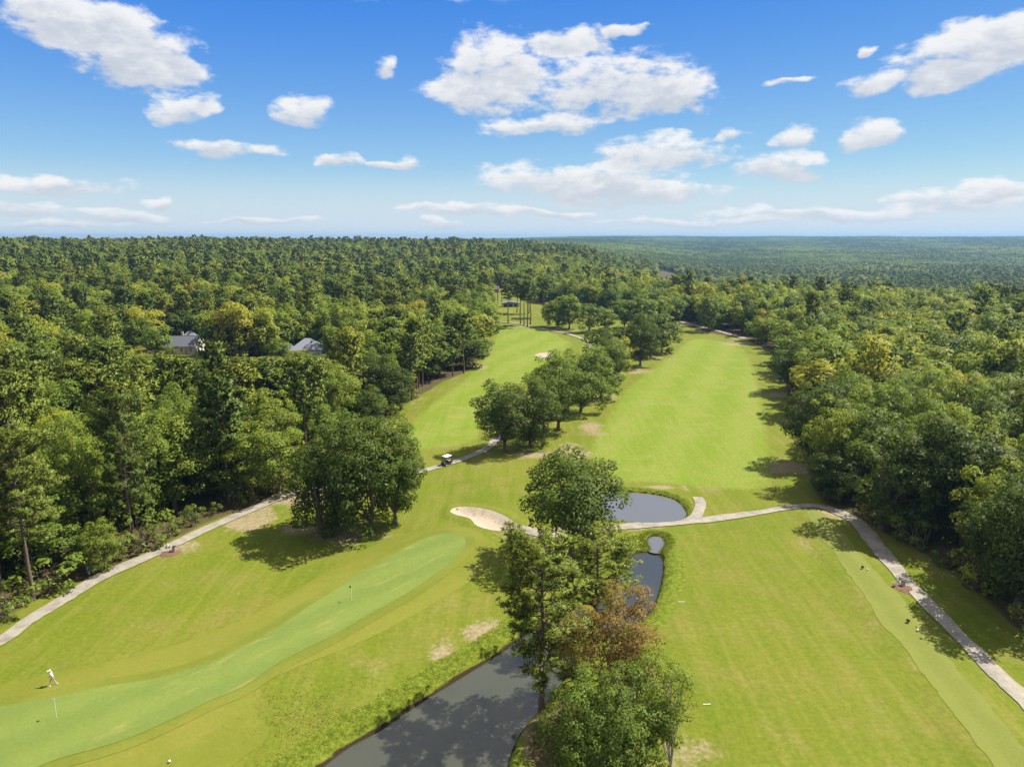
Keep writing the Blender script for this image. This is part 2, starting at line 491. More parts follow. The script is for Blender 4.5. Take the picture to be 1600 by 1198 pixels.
# ------------------------------------------------------------------ the plan of the course (metres, camera over the origin)
PLAN = {
    'green': [(-7.1, 102.0), (-8.4, 104.6), (-11.1, 104.8), (-14.3, 102.2), (-18.5, 95.4), (-21.8, 89.6), (-25.8, 81.9), (-28.6, 76.1), (-33.0, 70.3), (-37.3, 67.4), (-42.4, 65.8), (-46.6, 64.0), (-52.7, 61.8), (-57.9, 59.0), (-48.6, 48.0), (-43.5, 52.3), (-40.9, 55.1), (-36.1, 57.7), (-32.8, 60.8), (-30.3, 63.6), (-27.9, 65.8), (-25.3, 70.3), (-20.9, 75.4), (-17.4, 80.4), (-13.5, 86.0), (-9.9, 92.4), (-7.6, 97.9)],
    'collar': [(-3.0, 97.9), (-3.8, 102.9), (-6.4, 107.1), (-11.4, 108.1), (-18.1, 104.4), (-24.3, 96.4), (-28.3, 87.8), (-31.9, 81.1), (-37.4, 75.4), (-42.9, 71.8), (-48.5, 69.1), (-53.4, 66.3), (-58.4, 64.2), (-61.1, 62.7), (-49.0, 46.2), (-29.4, 46.2), (-26.0, 53.4), (-22.9, 59.0), (-25.8, 62.7), (-26.5, 65.6), (-24.1, 68.6), (-17.7, 74.0), (-12.6, 79.9), (-8.4, 85.5), (-4.5, 91.8)],
    'bunker': [(-10.6, 115.0), (-9.5, 116.8), (-6.1, 116.5), (-2.7, 114.4), (0.0, 110.8), (1.4, 107.9), (0.0, 106.3), (-3.1, 106.3), (-5.7, 108.1), (-7.1, 111.6), (-9.5, 113.3)],
    'bunker_far': [(9.2, 281.5), (13.1, 288.0), (17.1, 284.7), (14.6, 276.8), (10.5, 275.3)],
    'canal': [(-18.4, 53.8), (-17.3, 55.1), (-15.2, 58.2), (-12.4, 60.8), (-9.2, 64.8), (-4.2, 70.3), (0.0, 75.0), (2.7, 78.9), (6.4, 81.9), (10.8, 85.2), (14.7, 91.4), (17.5, 97.9), (19.3, 100.1), (22.1, 99.7), (21.2, 93.4), (18.5, 85.2), (15.8, 80.4), (11.5, 77.5), (7.1, 71.5), (3.3, 64.8), (0.9, 60.8), (-0.2, 57.7), (-0.6, 54.9), (-0.8, 46.0), (-24.0, 46.0)],
    'pool': [(21.2, 103.9), (22.3, 105.6), (23.5, 105.3), (23.6, 103.4), (22.9, 101.6), (22.2, 100.3), (21.3, 100.4), (21.2, 101.8)],
    'pond': [(8.9, 116.5), (11.6, 121.7), (16.6, 125.0), (20.3, 126.1), (25.0, 125.4), (29.1, 122.7), (30.1, 118.0), (29.4, 114.1), (26.9, 111.6), (21.2, 111.1), (15.6, 112.7), (10.8, 112.7)],
    'tee': [(49.8, 112.7), (47.3, 97.9), (45.5, 82.7), (44.3, 70.3), (43.4, 60.8), (42.3, 50.0), (46.8, 50.0), (46.6, 56.7), (47.7, 64.8), (49.4, 78.2), (50.7, 91.4), (52.4, 112.7)],
    'open': [(-66.8, 62.7), (-62.0, 78.5), (-61.4, 84.7), (-57.9, 90.1), (-55.5, 95.4), (-52.8, 102.0), (-49.6, 110.2), (-44.9, 118.0), (-41.4, 126.8), (-38.3, 145.8), (-32.6, 175.5), (-27.8, 201.0), (-21.1, 229.3), (-14.1, 249.0), (-10.6, 289.7), (-12.5, 406.5), (-16.3, 533.9), (-18.8, 656.1), (7.0, 656.1), (12.7, 545.2), (26.6, 492.9), (41.9, 466.0), (73.4, 406.5), (90.4, 385.0), (95.2, 350.3), (107.0, 327.6), (106.7, 293.1), (96.0, 252.9), (83.8, 214.3), (72.3, 178.7), (65.1, 152.9), (58.2, 133.3), (54.0, 119.5), (55.9, 115.0), (58.2, 106.3), (60.3, 97.5), (60.6, 86.0), (59.7, 77.5), (58.9, 64.8), (51.1, 22.4), (-60.8, 22.4)],
    'clearing': [(-139.0, 271.0), (-140.0, 288.0), (-128.0, 291.0), (-120.0, 284.0), (-118.0, 272.0), (-112.0, 262.0), (-94.0, 262.0), (-90.0, 272.0), (-88.0, 281.0), (-73.0, 281.0), (-70.0, 268.0), (-74.0, 258.0), (-92.0, 247.0), (-104.0, 243.0), (-118.0, 250.0), (-134.0, 258.0)],
    'fair_right': [(28.0, 189.3), (39.1, 224.1), (64.1, 281.5), (84.7, 327.6), (97.8, 307.5), (86.7, 252.9), (68.3, 189.3), (54.0, 143.6), (47.2, 127.8), (36.3, 127.8), (27.2, 130.7), (18.9, 133.3), (17.9, 152.9)],
    'fair_left': [(-21.5, 152.9), (-25.2, 169.3), (-21.8, 197.0), (-15.1, 234.8), (-8.1, 298.3), (-6.7, 370.9), (10.1, 370.9), (23.8, 327.6), (24.4, 298.3), (9.0, 246.6), (-1.9, 205.3), (-7.3, 175.5), (-9.6, 158.0)],
}
PATHS = {
    'cart_path': [(-61.4, 71.5), (-59.8, 75.4), (-59.3, 80.2), (-58.4, 85.2), (-57.3, 90.5), (-55.3, 95.2), (-52.4, 100.6), (-49.6, 107.9), (-44.7, 117.4), (-40.1, 124.4), (-30.9, 130.7), (-19.5, 136.1), (-13.3, 141.4), (-8.3, 147.2), (-5.0, 153.9), (-2.3, 163.5), (2.4, 175.5), (9.1, 197.0), (16.5, 224.1), (24.9, 259.5), (33.3, 293.1), (34.0, 317.2), (30.3, 334.1), (25.2, 347.9), (16.4, 362.9), (3.5, 387.9), (-9.0, 397.0), (-21.7, 400.1)],
    'crossing_path': [(1.2, 107.4), (5.0, 105.4), (9.1, 105.6), (14.4, 107.4), (21.0, 109.2), (28.6, 110.8), (37.9, 113.3), (49.1, 117.1), (54.0, 116.8), (56.6, 111.6), (55.8, 103.2), (54.5, 95.4), (53.3, 86.0), (52.8, 77.5), (52.4, 70.9), (52.0, 64.2), (51.6, 50.0)],
    'path_spur': [(26.6, 110.6), (30.0, 112.2), (32.1, 115.3), (33.4, 118.6), (33.6, 122.1)],
    'far_path': [(93.2, 397.0), (99.9, 368.2), (105.7, 343.2), (108.5, 327.6)],
    'driveway': [(-170.0, 240.0), (-150.0, 250.0), (-133.6, 254.2), (-128.0, 257.5), (-115.1, 251.6), (-102.8, 245.1), (-92.8, 250.3), (-86.9, 256.8), (-82.9, 263.0)],
}
PATH_W = {'cart_path': 2.2, 'crossing_path': 2.3, 'path_spur': 1.9, 'far_path': 3.0, 'driveway': 4.2}
# worn sandy spots: x, y, radius across, radius along, strength
DRY = [(-26.5, 105.0, 9, 4.5, 0.85), (-34.0, 108.0, 6, 5, 0.8), (6.0, 147.5, 10, 4.5, 0.85), (13, 153, 5, 7, 0.85), (-44.0, 113.0, 6, 9, 0.95), (-50.5, 101.0, 4, 5, 0.7), (-39.0, 121.5, 8, 5, 0.95), (-32.0, 117.5, 5, 4, 0.6), (3.0, 106.5, 5, 3.0, 1.1), (-0.5, 104.0, 5, 4, 0.6), (11, 108, 7, 3, 1.1), (18, 109, 8, 2.4, 1.1), (27.5, 127.5, 4, 1.8, 1.0), (32.6, 127, 1.5, 4, 0.7),
       (-3.0, 77.0, 4.0, 4.5, 0.95), (-7.5, 72.5, 2.6, 4.0, 0.9), (1.8, 79.5, 3.0, 2.5, 0.7), (15, 150, 3.5, 6, 0.95), (9, 150, 8, 7, 0.55), (20, 170, 5, 12, 0.75), (29, 205, 5, 10, 0.65), (44, 247, 10, 9, 0.85), (58, 275, 9, 9, 0.6), (62, 290, 8, 8, 0.7), (81, 208, 9, 6, 0.95), (58, 139, 8, 6, 0.95), (57, 145, 5, 4, 0.5),
       (100, 312, 10, 10, 0.8), (97, 296, 5, 5, 0.7), (104, 330, 8, 10, 0.7), (-12, 255, 6, 8, 0.9), (-20, 228, 5, 12, 0.55), (-27, 198, 4, 14, 0.5), (-33, 172, 4, 14, 0.5), (-9, 290, 4, 40, 0.45), (3, 376, 14, 12, 0.7), (28, 362, 16, 12, 0.75), (0, 455, 18, 18, 0.5), (-5, 545, 14, 30, 0.5), (22, 440, 20, 10, 0.6),
       (53.4, 113.5, 5, 5, 0.8), (47.0, 75, 1.8, 34, 0.3), (45, 100, 1.6, 22, 0.42), (44, 76, 1.4, 24, 0.4), (52.0, 88.0, 2.2, 2.4, 0.7), (50.2, 92, 1.2, 8, 0.5), (-24, 58, 6, 5, 0.35), (16, 57, 5, 4, 0.6), (18.5, 66, 4, 5, 0.35), (22, 95, 2.2, 9, 0.55), (37, 128, 6, 5, 0.45), (42, 135, 6, 6, 0.4), (3, 58, 3.2, 6, 0.9), (6, 55, 5, 6, 0.7), (31, 72, 8, 14, 0.25), (24, 60, 6, 7, 0.35),
       (-44, 77, 9, 6, 0.25), (-38, 88, 6, 5, 0.3), (-25, 69, 5, 2.5, 0.35), (-15, 69, 6, 3, 0.4), (-9, 79, 5, 3, 0.35)]


def ss(a, b, x):
    t = np.clip((np.asarray(x, float) - a) / (b - a), 0, 1)
    return t * t * (3 - 2 * t)


def poly_sd(x, y, poly):
    """signed distance to a closed polygon, negative inside"""
    p = np.asarray(poly, float)
    q = np.roll(p, -1, 0)
    d2 = np.full(x.shape, 1e18)
    ins = np.zeros(x.shape, bool)
    for (ax, ay), (bx, by) in zip(p, q):
        ex, ey = bx - ax, by - ay
        t = np.clip(((x - ax) * ex + (y - ay) * ey) / (ex * ex + ey * ey + 1e-12), 0, 1)
        d2 = np.minimum(d2, (x - ax - t * ex) ** 2 + (y - ay - t * ey) ** 2)
        c = ((ay > y) != (by > y)) & (x < (bx - ax) * (y - ay) / (by - ay + 1e-12) + ax)
        ins ^= c
    d = np.sqrt(d2)
    return np.where(ins, -d, d)


def line_d(x, y, pts):
    d2 = np.full(x.shape, 1e18)
    for (ax, ay), (bx, by) in zip(pts[:-1], pts[1:]):
        ex, ey = bx - ax, by - ay
        t = np.clip(((x - ax) * ex + (y - ay) * ey) / (ex * ex + ey * ey + 1e-12), 0, 1)
        d2 = np.minimum(d2, (x - ax - t * ex) ** 2 + (y - ay - t * ey) ** 2)
    return np.sqrt(d2)


def wav(x, y, s, k):
    r = np.random.default_rng(k)
    o = np.zeros(np.shape(x))
    for i in range(6):
        a = r.uniform(0, 2 * math.pi)
        f = (0.6 + 0.45 * i) / s
        o = o + np.sin((x * math.cos(a) + y * math.sin(a)) * f * 2 * math.pi + r.uniform(0, 6.28)) / (1 + 0.5 * i)
    return o / 2.2


def crom(pts, n=6, closed=True):
    p = np.asarray(pts, float)
    m = len(p)
    out = []
    rngi = range(m) if closed else range(m - 1)
    for i in rngi:
        if closed:
            p0, p1, p2, p3 = p[i - 1], p[i], p[(i + 1) % m], p[(i + 2) % m]
        else:
            p0, p1, p2, p3 = p[max(i - 1, 0)], p[i], p[i + 1], p[min(i + 2, m - 1)]
        for k in range(n):
            t = k / n
            out.append(0.5 * ((2 * p1) + (-p0 + p2) * t + (2 * p0 - 5 * p1 + 4 * p2 - p3) * t * t + (-p0 + 3 * p1 - 3 * p2 + p3) * t ** 3))
    if not closed:
        out.append(p[-1])
    return np.array(out)


SHAPES = {k: crom(PLAN[k], 4) for k in ('green', 'collar', 'bunker', 'bunker_far', 'pool', 'pond', 'tee', 'fair_right', 'fair_left')}
SHAPES['canal'] = crom(PLAN['canal'], 3)
SHAPES['open'] = np.array(PLAN['open'])
SHAPES['clearing'] = crom(PLAN['clearing'], 3)


def sd_box(x, y, key, pad):
    """signed distance where the point is near the shape, else +pad"""
    p = SHAPES[key]
    x = np.asarray(x, float)
    y = np.asarray(y, float)
    out = np.full(x.shape, float(pad))
    lo = p.min(0) - pad
    hi = p.max(0) + pad
    m = (x > lo[0]) & (x < hi[0]) & (y > lo[1]) & (y < hi[1])
    if m.any():
        out[m] = np.minimum(poly_sd(x[m], y[m], p), pad)
    return out


def height(x, y):
    x = np.atleast_1d(np.asarray(x, float))
    y = np.atleast_1d(np.asarray(y, float))
    d = np.hypot(x, y)
    az = x / np.maximum(y, 1.0)
    front = ss(-50, 60, y)
    Lc = 1 - ss(-0.08, 0.28, az)
    Lf = 1 - ss(-0.5, -0.12, az)
    h = (23 * ss(560, 1300, d) * (1 - Lf) + 23 * ss(140, 1250, d) * Lf) * Lc
    V = ss(0.05, 0.3, az)
    h = h - 34 * ss(420, 1000, d) * V
    h = h + 74 * ss(1800, 6500, d) * (1 - Lc)
    h = h + wav(x, y, 1500, 3) * 6 * ss(900, 3000, d) * (1 - Lc)
    h = h + wav(x, y, 420, 4) * 2.0 * ss(250, 900, d)
    h = h * front
    near = d < 700
    if near.any():
        xn, yn = x[near], y[near]
        o = wav(xn, yn, 70, 5) * 0.22
        dip = np.zeros(xn.shape)
        for k, dep in (('canal', 1.7), ('pond', 1.5), ('pool', 1.2)):
            s = sd_box(xn, yn, k, 8)
            dip = np.maximum(dip, dep * ss(0.9, -1.0, s))
            o = o * ss(0, 8, s)
        g_ = sd_box(xn, yn, 'green', 9)
        o = o + 0.45 * ss(9, 0, g_) * ss(0.5, 8, sd_box(xn, yn, 'canal', 8))
        t_ = sd_box(xn, yn, 'tee', 5)
        o = o + 0.3 * ss(3, 0, t_)
        b_ = sd_box(xn, yn, 'bunker', 4)
        o = o + 0.28 * ss(2.5, 0.4, b_) - 0.7 * ss(0.3, -2.0, b_)
        h[near] = h[near] + o - dip
    return h


def H1(x, y):
    return float(height(np.array([x]), np.array([y]))[0])


WATER_Z = {'canal': -0.62, 'pond': -0.55, 'pool': -0.38}


def new_mesh(name, v, faces_idx, counts, mat=None, smooth=False):
    """fast mesh: v (N,3), flat loop indices, per-face corner counts"""
    me = bpy.data.meshes.new(name)
    v = np.ascontiguousarray(v, dtype=np.float32)
    fi = np.ascontiguousarray(faces_idx, dtype=np.int32).ravel()
    counts = np.ascontiguousarray(counts, dtype=np.int32)
    me.vertices.add(len(v))
    me.vertices.foreach_set('co', v.ravel())
    me.loops.add(len(fi))
    me.loops.foreach_set('vertex_index', fi)
    me.polygons.add(len(counts))
    st = np.concatenate(([0], np.cumsum(counts)[:-1])).astype(np.int32)
    me.polygons.foreach_set('loop_start', st)
    me.update(calc_edges=True)
    if smooth:
        me.polygons.foreach_set('use_smooth', np.ones(len(counts), bool))
    if mat:
        me.materials.append(mat)
    return me


def put_attr(me, name, vals):
    a = me.attributes.new(name, 'FLOAT', 'POINT')
    a.data.foreach_set('value', np.ascontiguousarray(vals, dtype=np.float32))


def link(name, me, parent=None, **props):
    o = bpy.data.objects.new(name, me)
    COL.objects.link(o)
    if parent is not None:
        o.parent = parent
    for k, v in props.items():
        o[k] = v
    return o


def thing(name, label, cat, loc=(0, 0, 0), rz=0.0, group=None):
    o = bpy.data.objects.new(name, None)
    o.empty_display_size = 0.5
    COL.objects.link(o)
    o.location = loc
    o.rotation_euler = (0, 0, rz)
    o['label'] = label
    o['category'] = cat
    if group:
        o['group'] = group
    return o


# ------------------------------------------------------------------ terrain: one sheet to the horizon
def axis(fine_lo, fine_hi, step, lo, hi, grow):
    a = list(np.arange(fine_lo, fine_hi + 1e-6, step))
    s = step
    x = a[-1]
    while x < hi:
        s *= grow
        x += s
        a.append(x)
    s = step
    x = a[0]
    pre = []
    while x > lo:
        s *= grow
        x -= s
        pre.append(x)
    return np.array(pre[::-1] + a)


xs = axis(-70, 70, 0.62, -9500, 9500, 1.045)
ys = axis(42, 132, 0.62, -900, 10500, 1.03)
X, Y = np.meshgrid(xs, ys)
vx, vy = X.ravel(), Y.ravel()
vz = height(vx, vy)
nx, ny = len(xs), len(ys)
ii = np.arange((ny - 1) * (nx - 1))
r_, c_ = ii // (nx - 1), ii % (nx - 1)
i0 = r_ * nx + c_
quads = np.stack([i0, i0 + 1, i0 + nx + 1, i0 + nx], 1)
me = new_mesh('ground', np.stack([vx, vy, vz], 1), quads, np.full(len(quads), 4), M_GROUND, True)
# what grows where
s_open = poly_sd(vx, vy, SHAPES['open'])
s_clear = sd_box(vx, vy, 'clearing', 12)
lit = ss(-1.5, 3.5, s_open) * ss(-4, 3, s_clear)
s_can = sd_box(vx, vy, 'canal', 9)
island = np.maximum(0, 1 - np.hypot((vx - 6.0) / 6.5, (vy - 57.0) / 11.0)) * 1.6
lit = np.maximum(lit, np.clip(island, 0, 1) * (s_can > 0))
fair = np.maximum(ss(5, -5, sd_box(vx, vy, 'fair_right', 8)), ss(5, -5, sd_box(vx, vy, 'fair_left', 8)))
dry = np.zeros(len(vx))
for (dx_, dy_, ra, rb, st_) in DRY:
    m_ = (np.abs(vx - dx_) < ra * 1.5) & (np.abs(vy - dy_) < rb * 1.5)
    dry[m_] = np.maximum(dry[m_], st_ * ss(1.35, 0.2, np.hypot((vx[m_] - dx_) / ra, (vy[m_] - dy_) / rb)))
s_pond = sd_box(vx, vy, 'pond', 9)
s_pool = sd_box(vx, vy, 'pool', 9)
lush = ss(4.6, 2.4, s_can) * np.where(vx < 2 + (vy - 78) * 0.9, 1.0, 0.75)
lush = np.maximum(lush, np.maximum(ss(3.2, 1.2, s_pond) * 0.8, ss(3, 1.2, s_pool)))
lush = lush * (1 - lit)
dry = dry * np.where(lush > 0.5, 0.3, 1.0)
mud = np.maximum(ss(0.62, 0.2, s_can), np.maximum(ss(0.55, 0.15, s_pond), ss(0.5, 0.15, s_pool)))
for k_, a_ in (('litter', lit), ('fair', fair), ('dry', dry), ('lush', lush), ('mud', mud)):
    put_attr(me, k_, a_)
ground = link('ground', me, kind='structure')


# ------------------------------------------------------------------ sheets laid on the ground
def sheet(name, key, mat, off, step, flat=None):
    p = SHAPES[key] if isinstance(key, str) else np.asarray(key)
    lo, hi = p.min(0), p.max(0)
    gx, gy = np.meshgrid(np.arange(lo[0], hi[0], step), np.arange(lo[1], hi[1], step))
    gx, gy = gx.ravel(), gy.ravel()
    keep = poly_sd(gx, gy, p) < -step * 0.45
    pts = [Vector((a, b)) for a, b in p] + [Vector((a, b)) for a, b in zip(gx[keep], gy[keep])]
    n = len(p)
    vs, _, fs, *_ = delaunay_2d_cdt(pts, [], [list(range(n))], 1, 1e-4)
    v = np.array([(a.x, a.y) for a in vs])
    z = height(v[:, 0], v[:, 1]) + off if flat is None else np.full(len(v), flat)
    me_ = new_mesh(name, np.column_stack([v, z]), np.array([i for f in fs for i in f]), [len(f) for f in fs], mat, True)
    me_.update()
    if me_.polygons[0].normal.z < 0:
        me_.flip_normals()
    return link(name, me_, kind='structure')


def grown(p, d):
    p = np.asarray(p)
    t = np.roll(p, -1, 0) - np.roll(p, 1, 0)
    nrm = np.stack([t[:, 1], -t[:, 0]], 1)
    nrm /= np.linalg.norm(nrm, axis=1, keepdims=True) + 1e-9
    q = p + nrm * d
    area = lambda a: abs(np.sum(a[:, 0] * np.roll(a[:, 1], -1) - a[:, 1] * np.roll(a[:, 0], -1)))
    return q if area(q) > area(p) else p - nrm * d


sheet('green_collar', 'collar', M_COLLAR, 0.03, 1.3)
sheet('green_fringe', grown(SHAPES['green'], 1.5), M_FRINGE, 0.058, 1.3)
sheet('putting_green', 'green', M_GREEN, 0.085, 1.3)
trg = np.random.default_rng(9)
tee_o = crom(PLAN['tee'], 14)
rough_e = np.convolve(np.tile(trg.normal(0, 0.55, len(tee_o)), 3), np.ones(5) / 5, 'same')[len(tee_o):2 * len(tee_o)]
sheet('tee_ground', tee_o + np.stack([rough_e, 0 * rough_e], 1), M_TEE, 0.03, 1.3)
sheet('sand_bunker', 'bunker', M_SAND, 0.03, 0.7)
sheet('sand_bunker', 'bunker_far', M_SAND, 0.18, 2.0)


sheet('canal_water', grown(SHAPES['canal'], 0.9), M_WATER, 0, 8.0, WATER_Z['canal'])
sheet('pond_water', grown(SHAPES['pond'], 0.9), M_POND, 0, 6.0, WATER_Z['pond'])
sheet('pool_water', grown(SHAPES['pool'], 0.6), M_POND, 0, 3.0, WATER_Z['pool'])


def ribbon(name, pts, width, mat, off):
    c = crom(pts, 10, False)
    seg = np.linalg.norm(np.diff(c, axis=0), axis=1)
    s = np.concatenate(([0], np.cumsum(seg)))
    n = max(8, int(s[-1] / 0.9))
    t = np.linspace(0, s[-1], n)
    px = np.interp(t, s, c[:, 0])
    py = np.interp(t, s, c[:, 1])
    tx, ty = np.gradient(px), np.gradient(py)
    L = np.hypot(tx, ty)
    nx_, ny_ = -ty / L, tx / L
    r = np.random.default_rng(len(name))
    rag = [np.convolve(r.normal(0, 0.28, n + 8), np.ones(5) / 5, 'same')[4:4 + n] for _ in range(2)]
    wmul = 1 + 0.08 * np.sin(t / 9)
    V, E = [], []
    K = 7
    for k in range(K):
        u = -1 + 2 * k / (K - 1)
        wj = width / 2 * u * wmul
        if k == 0:
            wj = wj + rag[0]
        if k == K - 1:
            wj = wj + rag[1]
        x_, y_ = px + nx_ * wj, py + ny_ * wj
        z_ = height(x_, y_) + off + 0.0005 * np.hypot(x_, y_) + 0.02 * (1 - u * u)
        V.append(np.stack([x_, y_, z_], 1))
        E.append(np.full(n, abs(u)))
    V = np.stack(V, 1).reshape(-1, 3)
    E = np.stack(E, 1).ravel()
    i = (np.arange(n - 1)[:, None] * K + np.arange(K - 1)[None]).ravel()
    q = np.stack([i, i + K, i + K + 1, i + 1], 1)
    me_ = new_mesh(name, V, q, np.full(len(q), 4), mat, True)
    put_attr(me_, 'edge', E)
    if me_.polygons[0].normal.z < 0:
        me_.flip_normals()
    return link(name, me_, kind='structure')


for k_, p_ in PATHS.items():
    ribbon(k_, p_, PATH_W[k_], M_PATH, {'path_spur': 0.035, 'driveway': 0.1}.get(k_, 0.055))

# ------------------------------------------------------------------ trees
def unit(v):
    return v / (np.linalg.norm(v, axis=-1, keepdims=True) + 1e-9)


def leaves(c, n, s, r, wide=0.62):
    """one folded diamond per leaf spray"""
    N = len(c)
    t = unit(np.cross(n, r.normal(size=(N, 3))))
    b = np.cross(n, t)
    s = np.asarray(s)[:, None]
    fold = n * s * r.uniform(-0.35, 0.1, (N, 1))
    v = np.stack([c + t * s, c + b * s * wide + fold, c - t * s, c - b * s * wide + fold], 1).reshape(-1, 3)
    f = np.arange(4 * N).reshape(N, 4)
    return v, f


def tubes(segs, sides):
    """segs: list of (points, radii); returns verts, quads"""
    V, F, base = [], [], 0
    for pts, rad in segs:
        pts = np.asarray(pts, float)
        n = len(pts)
        tan = unit(np.gradient(pts, axis=0))
        ref = np.array([0.31, 0.95, 0.05])
        a = unit(np.cross(tan, ref))
        b = np.cross(tan, a)
        th = np.linspace(0, 2 * math.pi, sides, endpoint=False)
        ring = pts[:, None] + np.asarray(rad)[:, None, None] * (np.cos(th)[None, :, None] * a[:, None] + np.sin(th)[None, :, None] * b[:, None])
        V.append(ring.reshape(-1, 3))
        i = np.arange(n - 1)[:, None] * sides
        j = np.arange(sides)[None]
        k = (np.arange(sides) + 1)[None] % sides
        q = np.stack([i + j, i + k, i + sides + k, i + sides + j], -1).reshape(-1, 4) + base
        F.append(q)
        base += n * sides
    return np.concatenate(V), np.concatenate(F)


def curve_pts(a, b, sag, n, r, wob=0.0):
    t = np.linspace(0, 1, n)[:, None]
    p = a + (b - a) * t
    p[:, 2] += (sag * 4 * t * (1 - t))[:, 0]
    if wob:
        w = r.normal(0, wob, (n, 3))
        w[0] = w[-1] = 0
        p = p + w
    return p


def broadleaf(seed, Hh=16.0, R=6.0, base=0.2, lobes=70, per=110, leaf=(0.2, 0.42), lobe_r=(1.0, 1.9), limbs=16, fill=0.45, sides=7, squash=1.0, top_bias=0.25, trunk_r=0.33, n_trunks=1):
    """crown of leaf sprays on many lobes, and a trunk with limbs; H and R are its real size"""
    r = np.random.default_rng(seed)
    zc = Hh * (base + 1) / 2
    rz = Hh * (1 - base) / 2
    d = unit(r.normal(size=(lobes * 3, 3)))
    d[:, 2] += top_bias * r.random(len(d))
    d = unit(d)
    # uneven outline: broad bulges and hollows
    ph = r.uniform(0, 6.28, 6)
    az = np.arctan2(d[:, 1], d[:, 0])
    bul = 1 + 0.13 * np.sin(2 * az + ph[0]) + 0.1 * np.sin(3 * az + ph[1] + 2 * d[:, 2]) + 0.09 * np.sin(5 * az + ph[2] - 3 * d[:, 2])
    # fuller above, narrower at the foot
    prof = np.where(d[:, 2] > 0, 1.0, 1.0 - 0.14 * np.abs(d[:, 2]))
    rad = (r.random(len(d)) ** fill) * 0.93
    P = d * rad[:, None] * bul[:, None] * np.array([R, R, rz * squash])
    P[:, :2] *= prof[:, None]
    P[:, 2] += zc
    # keep lobes apart
    keep = []
    for i in range(len(P)):
        if all(np.sum((P[i] - P[j]) ** 2) > 1.15 for j in keep):
            keep.append(i)
        if len(keep) >= lobes:
            break
    P, rd = P[keep], rad[keep]
    n = len(P)
    lr = r.uniform(lobe_r[0], lobe_r[1], n)
    C, N, S, SH, SN = [], [], [], [], []
    axis_pt = np.array([0, 0, zc])
    for i in range(n):
        m = int(per * (lr[i] / lobe_r[1]) ** 2 * r.uniform(0.75, 1.25))
        o = unit((P[i] - axis_pt) / np.array([R, R, rz])) * 0.75 + np.array([0, 0, 0.45])
        q = unit(r.normal(size=(m, 3)) + o * 0.75)
        k = r.uniform(0.6, 1.06, m)
        c = P[i] + q * (lr[i] * k)[:, None] * np.array([1, 1, 0.8])
        C.append(c)
        N.append(unit(q * 0.9 + r.normal(size=(m, 3)) * 0.42 + np.array([0, 0, 0.3])))
        SN.append(unit(q * 0.7 + o * 0.3 + np.array([0, 0, 0.3]) + r.normal(size=(m, 3)) * 0.2))
        S.append(r.uniform(leaf[0], leaf[1], m))
        SH.append(np.clip(r.normal(0.5, 0.2, m) + r.normal(0, 0.1), 0, 1))
    C, N, S, SH, SN = map(np.concatenate, (C, N, S, SH, SN))
    lv, lf = leaves(C, N, S, r)
    shade = np.repeat(SH, 4)
    segs = []
    for t_ in range(n_trunks):
        ox = np.array([0, 0, 0.0]) if n_trunks == 1 else np.array([r.uniform(-1, 1) * R * 0.35, r.uniform(-1, 1) * R * 0.35, 0])
        topz = Hh * r.uniform(0.72, 0.85)
        tp = curve_pts(ox + np.array([0, 0, -0.4]), ox * 1.4 + np.array([r.normal(0, 0.5), r.normal(0, 0.5), topz]), 0, 8, r, 0.1)
        tr = trunk_r * np.linspace(1.0, 0.22, 8) ** 1.1
        tr[0] *= 1.45
        segs.append((tp, tr))
    for i in r.choice(n, min(limbs, n), replace=False):
        k = int(np.clip((P[i][2] / Hh - 0.3) * 7, 1, 6))
        tp, tr = segs[r.integers(0, n_trunks)]
        a = tp[k]
        pts = curve_pts(a, P[i], 0.05 * np.linalg.norm(P[i] - a), 5, r, 0.12)
        segs.append((pts, np.linspace(tr[k] * 0.5, 0.03, 5)))
    tv, tf = tubes(segs, sides)
    return lv, lf, shade, tv, tf, np.repeat(SN, 4, 0)


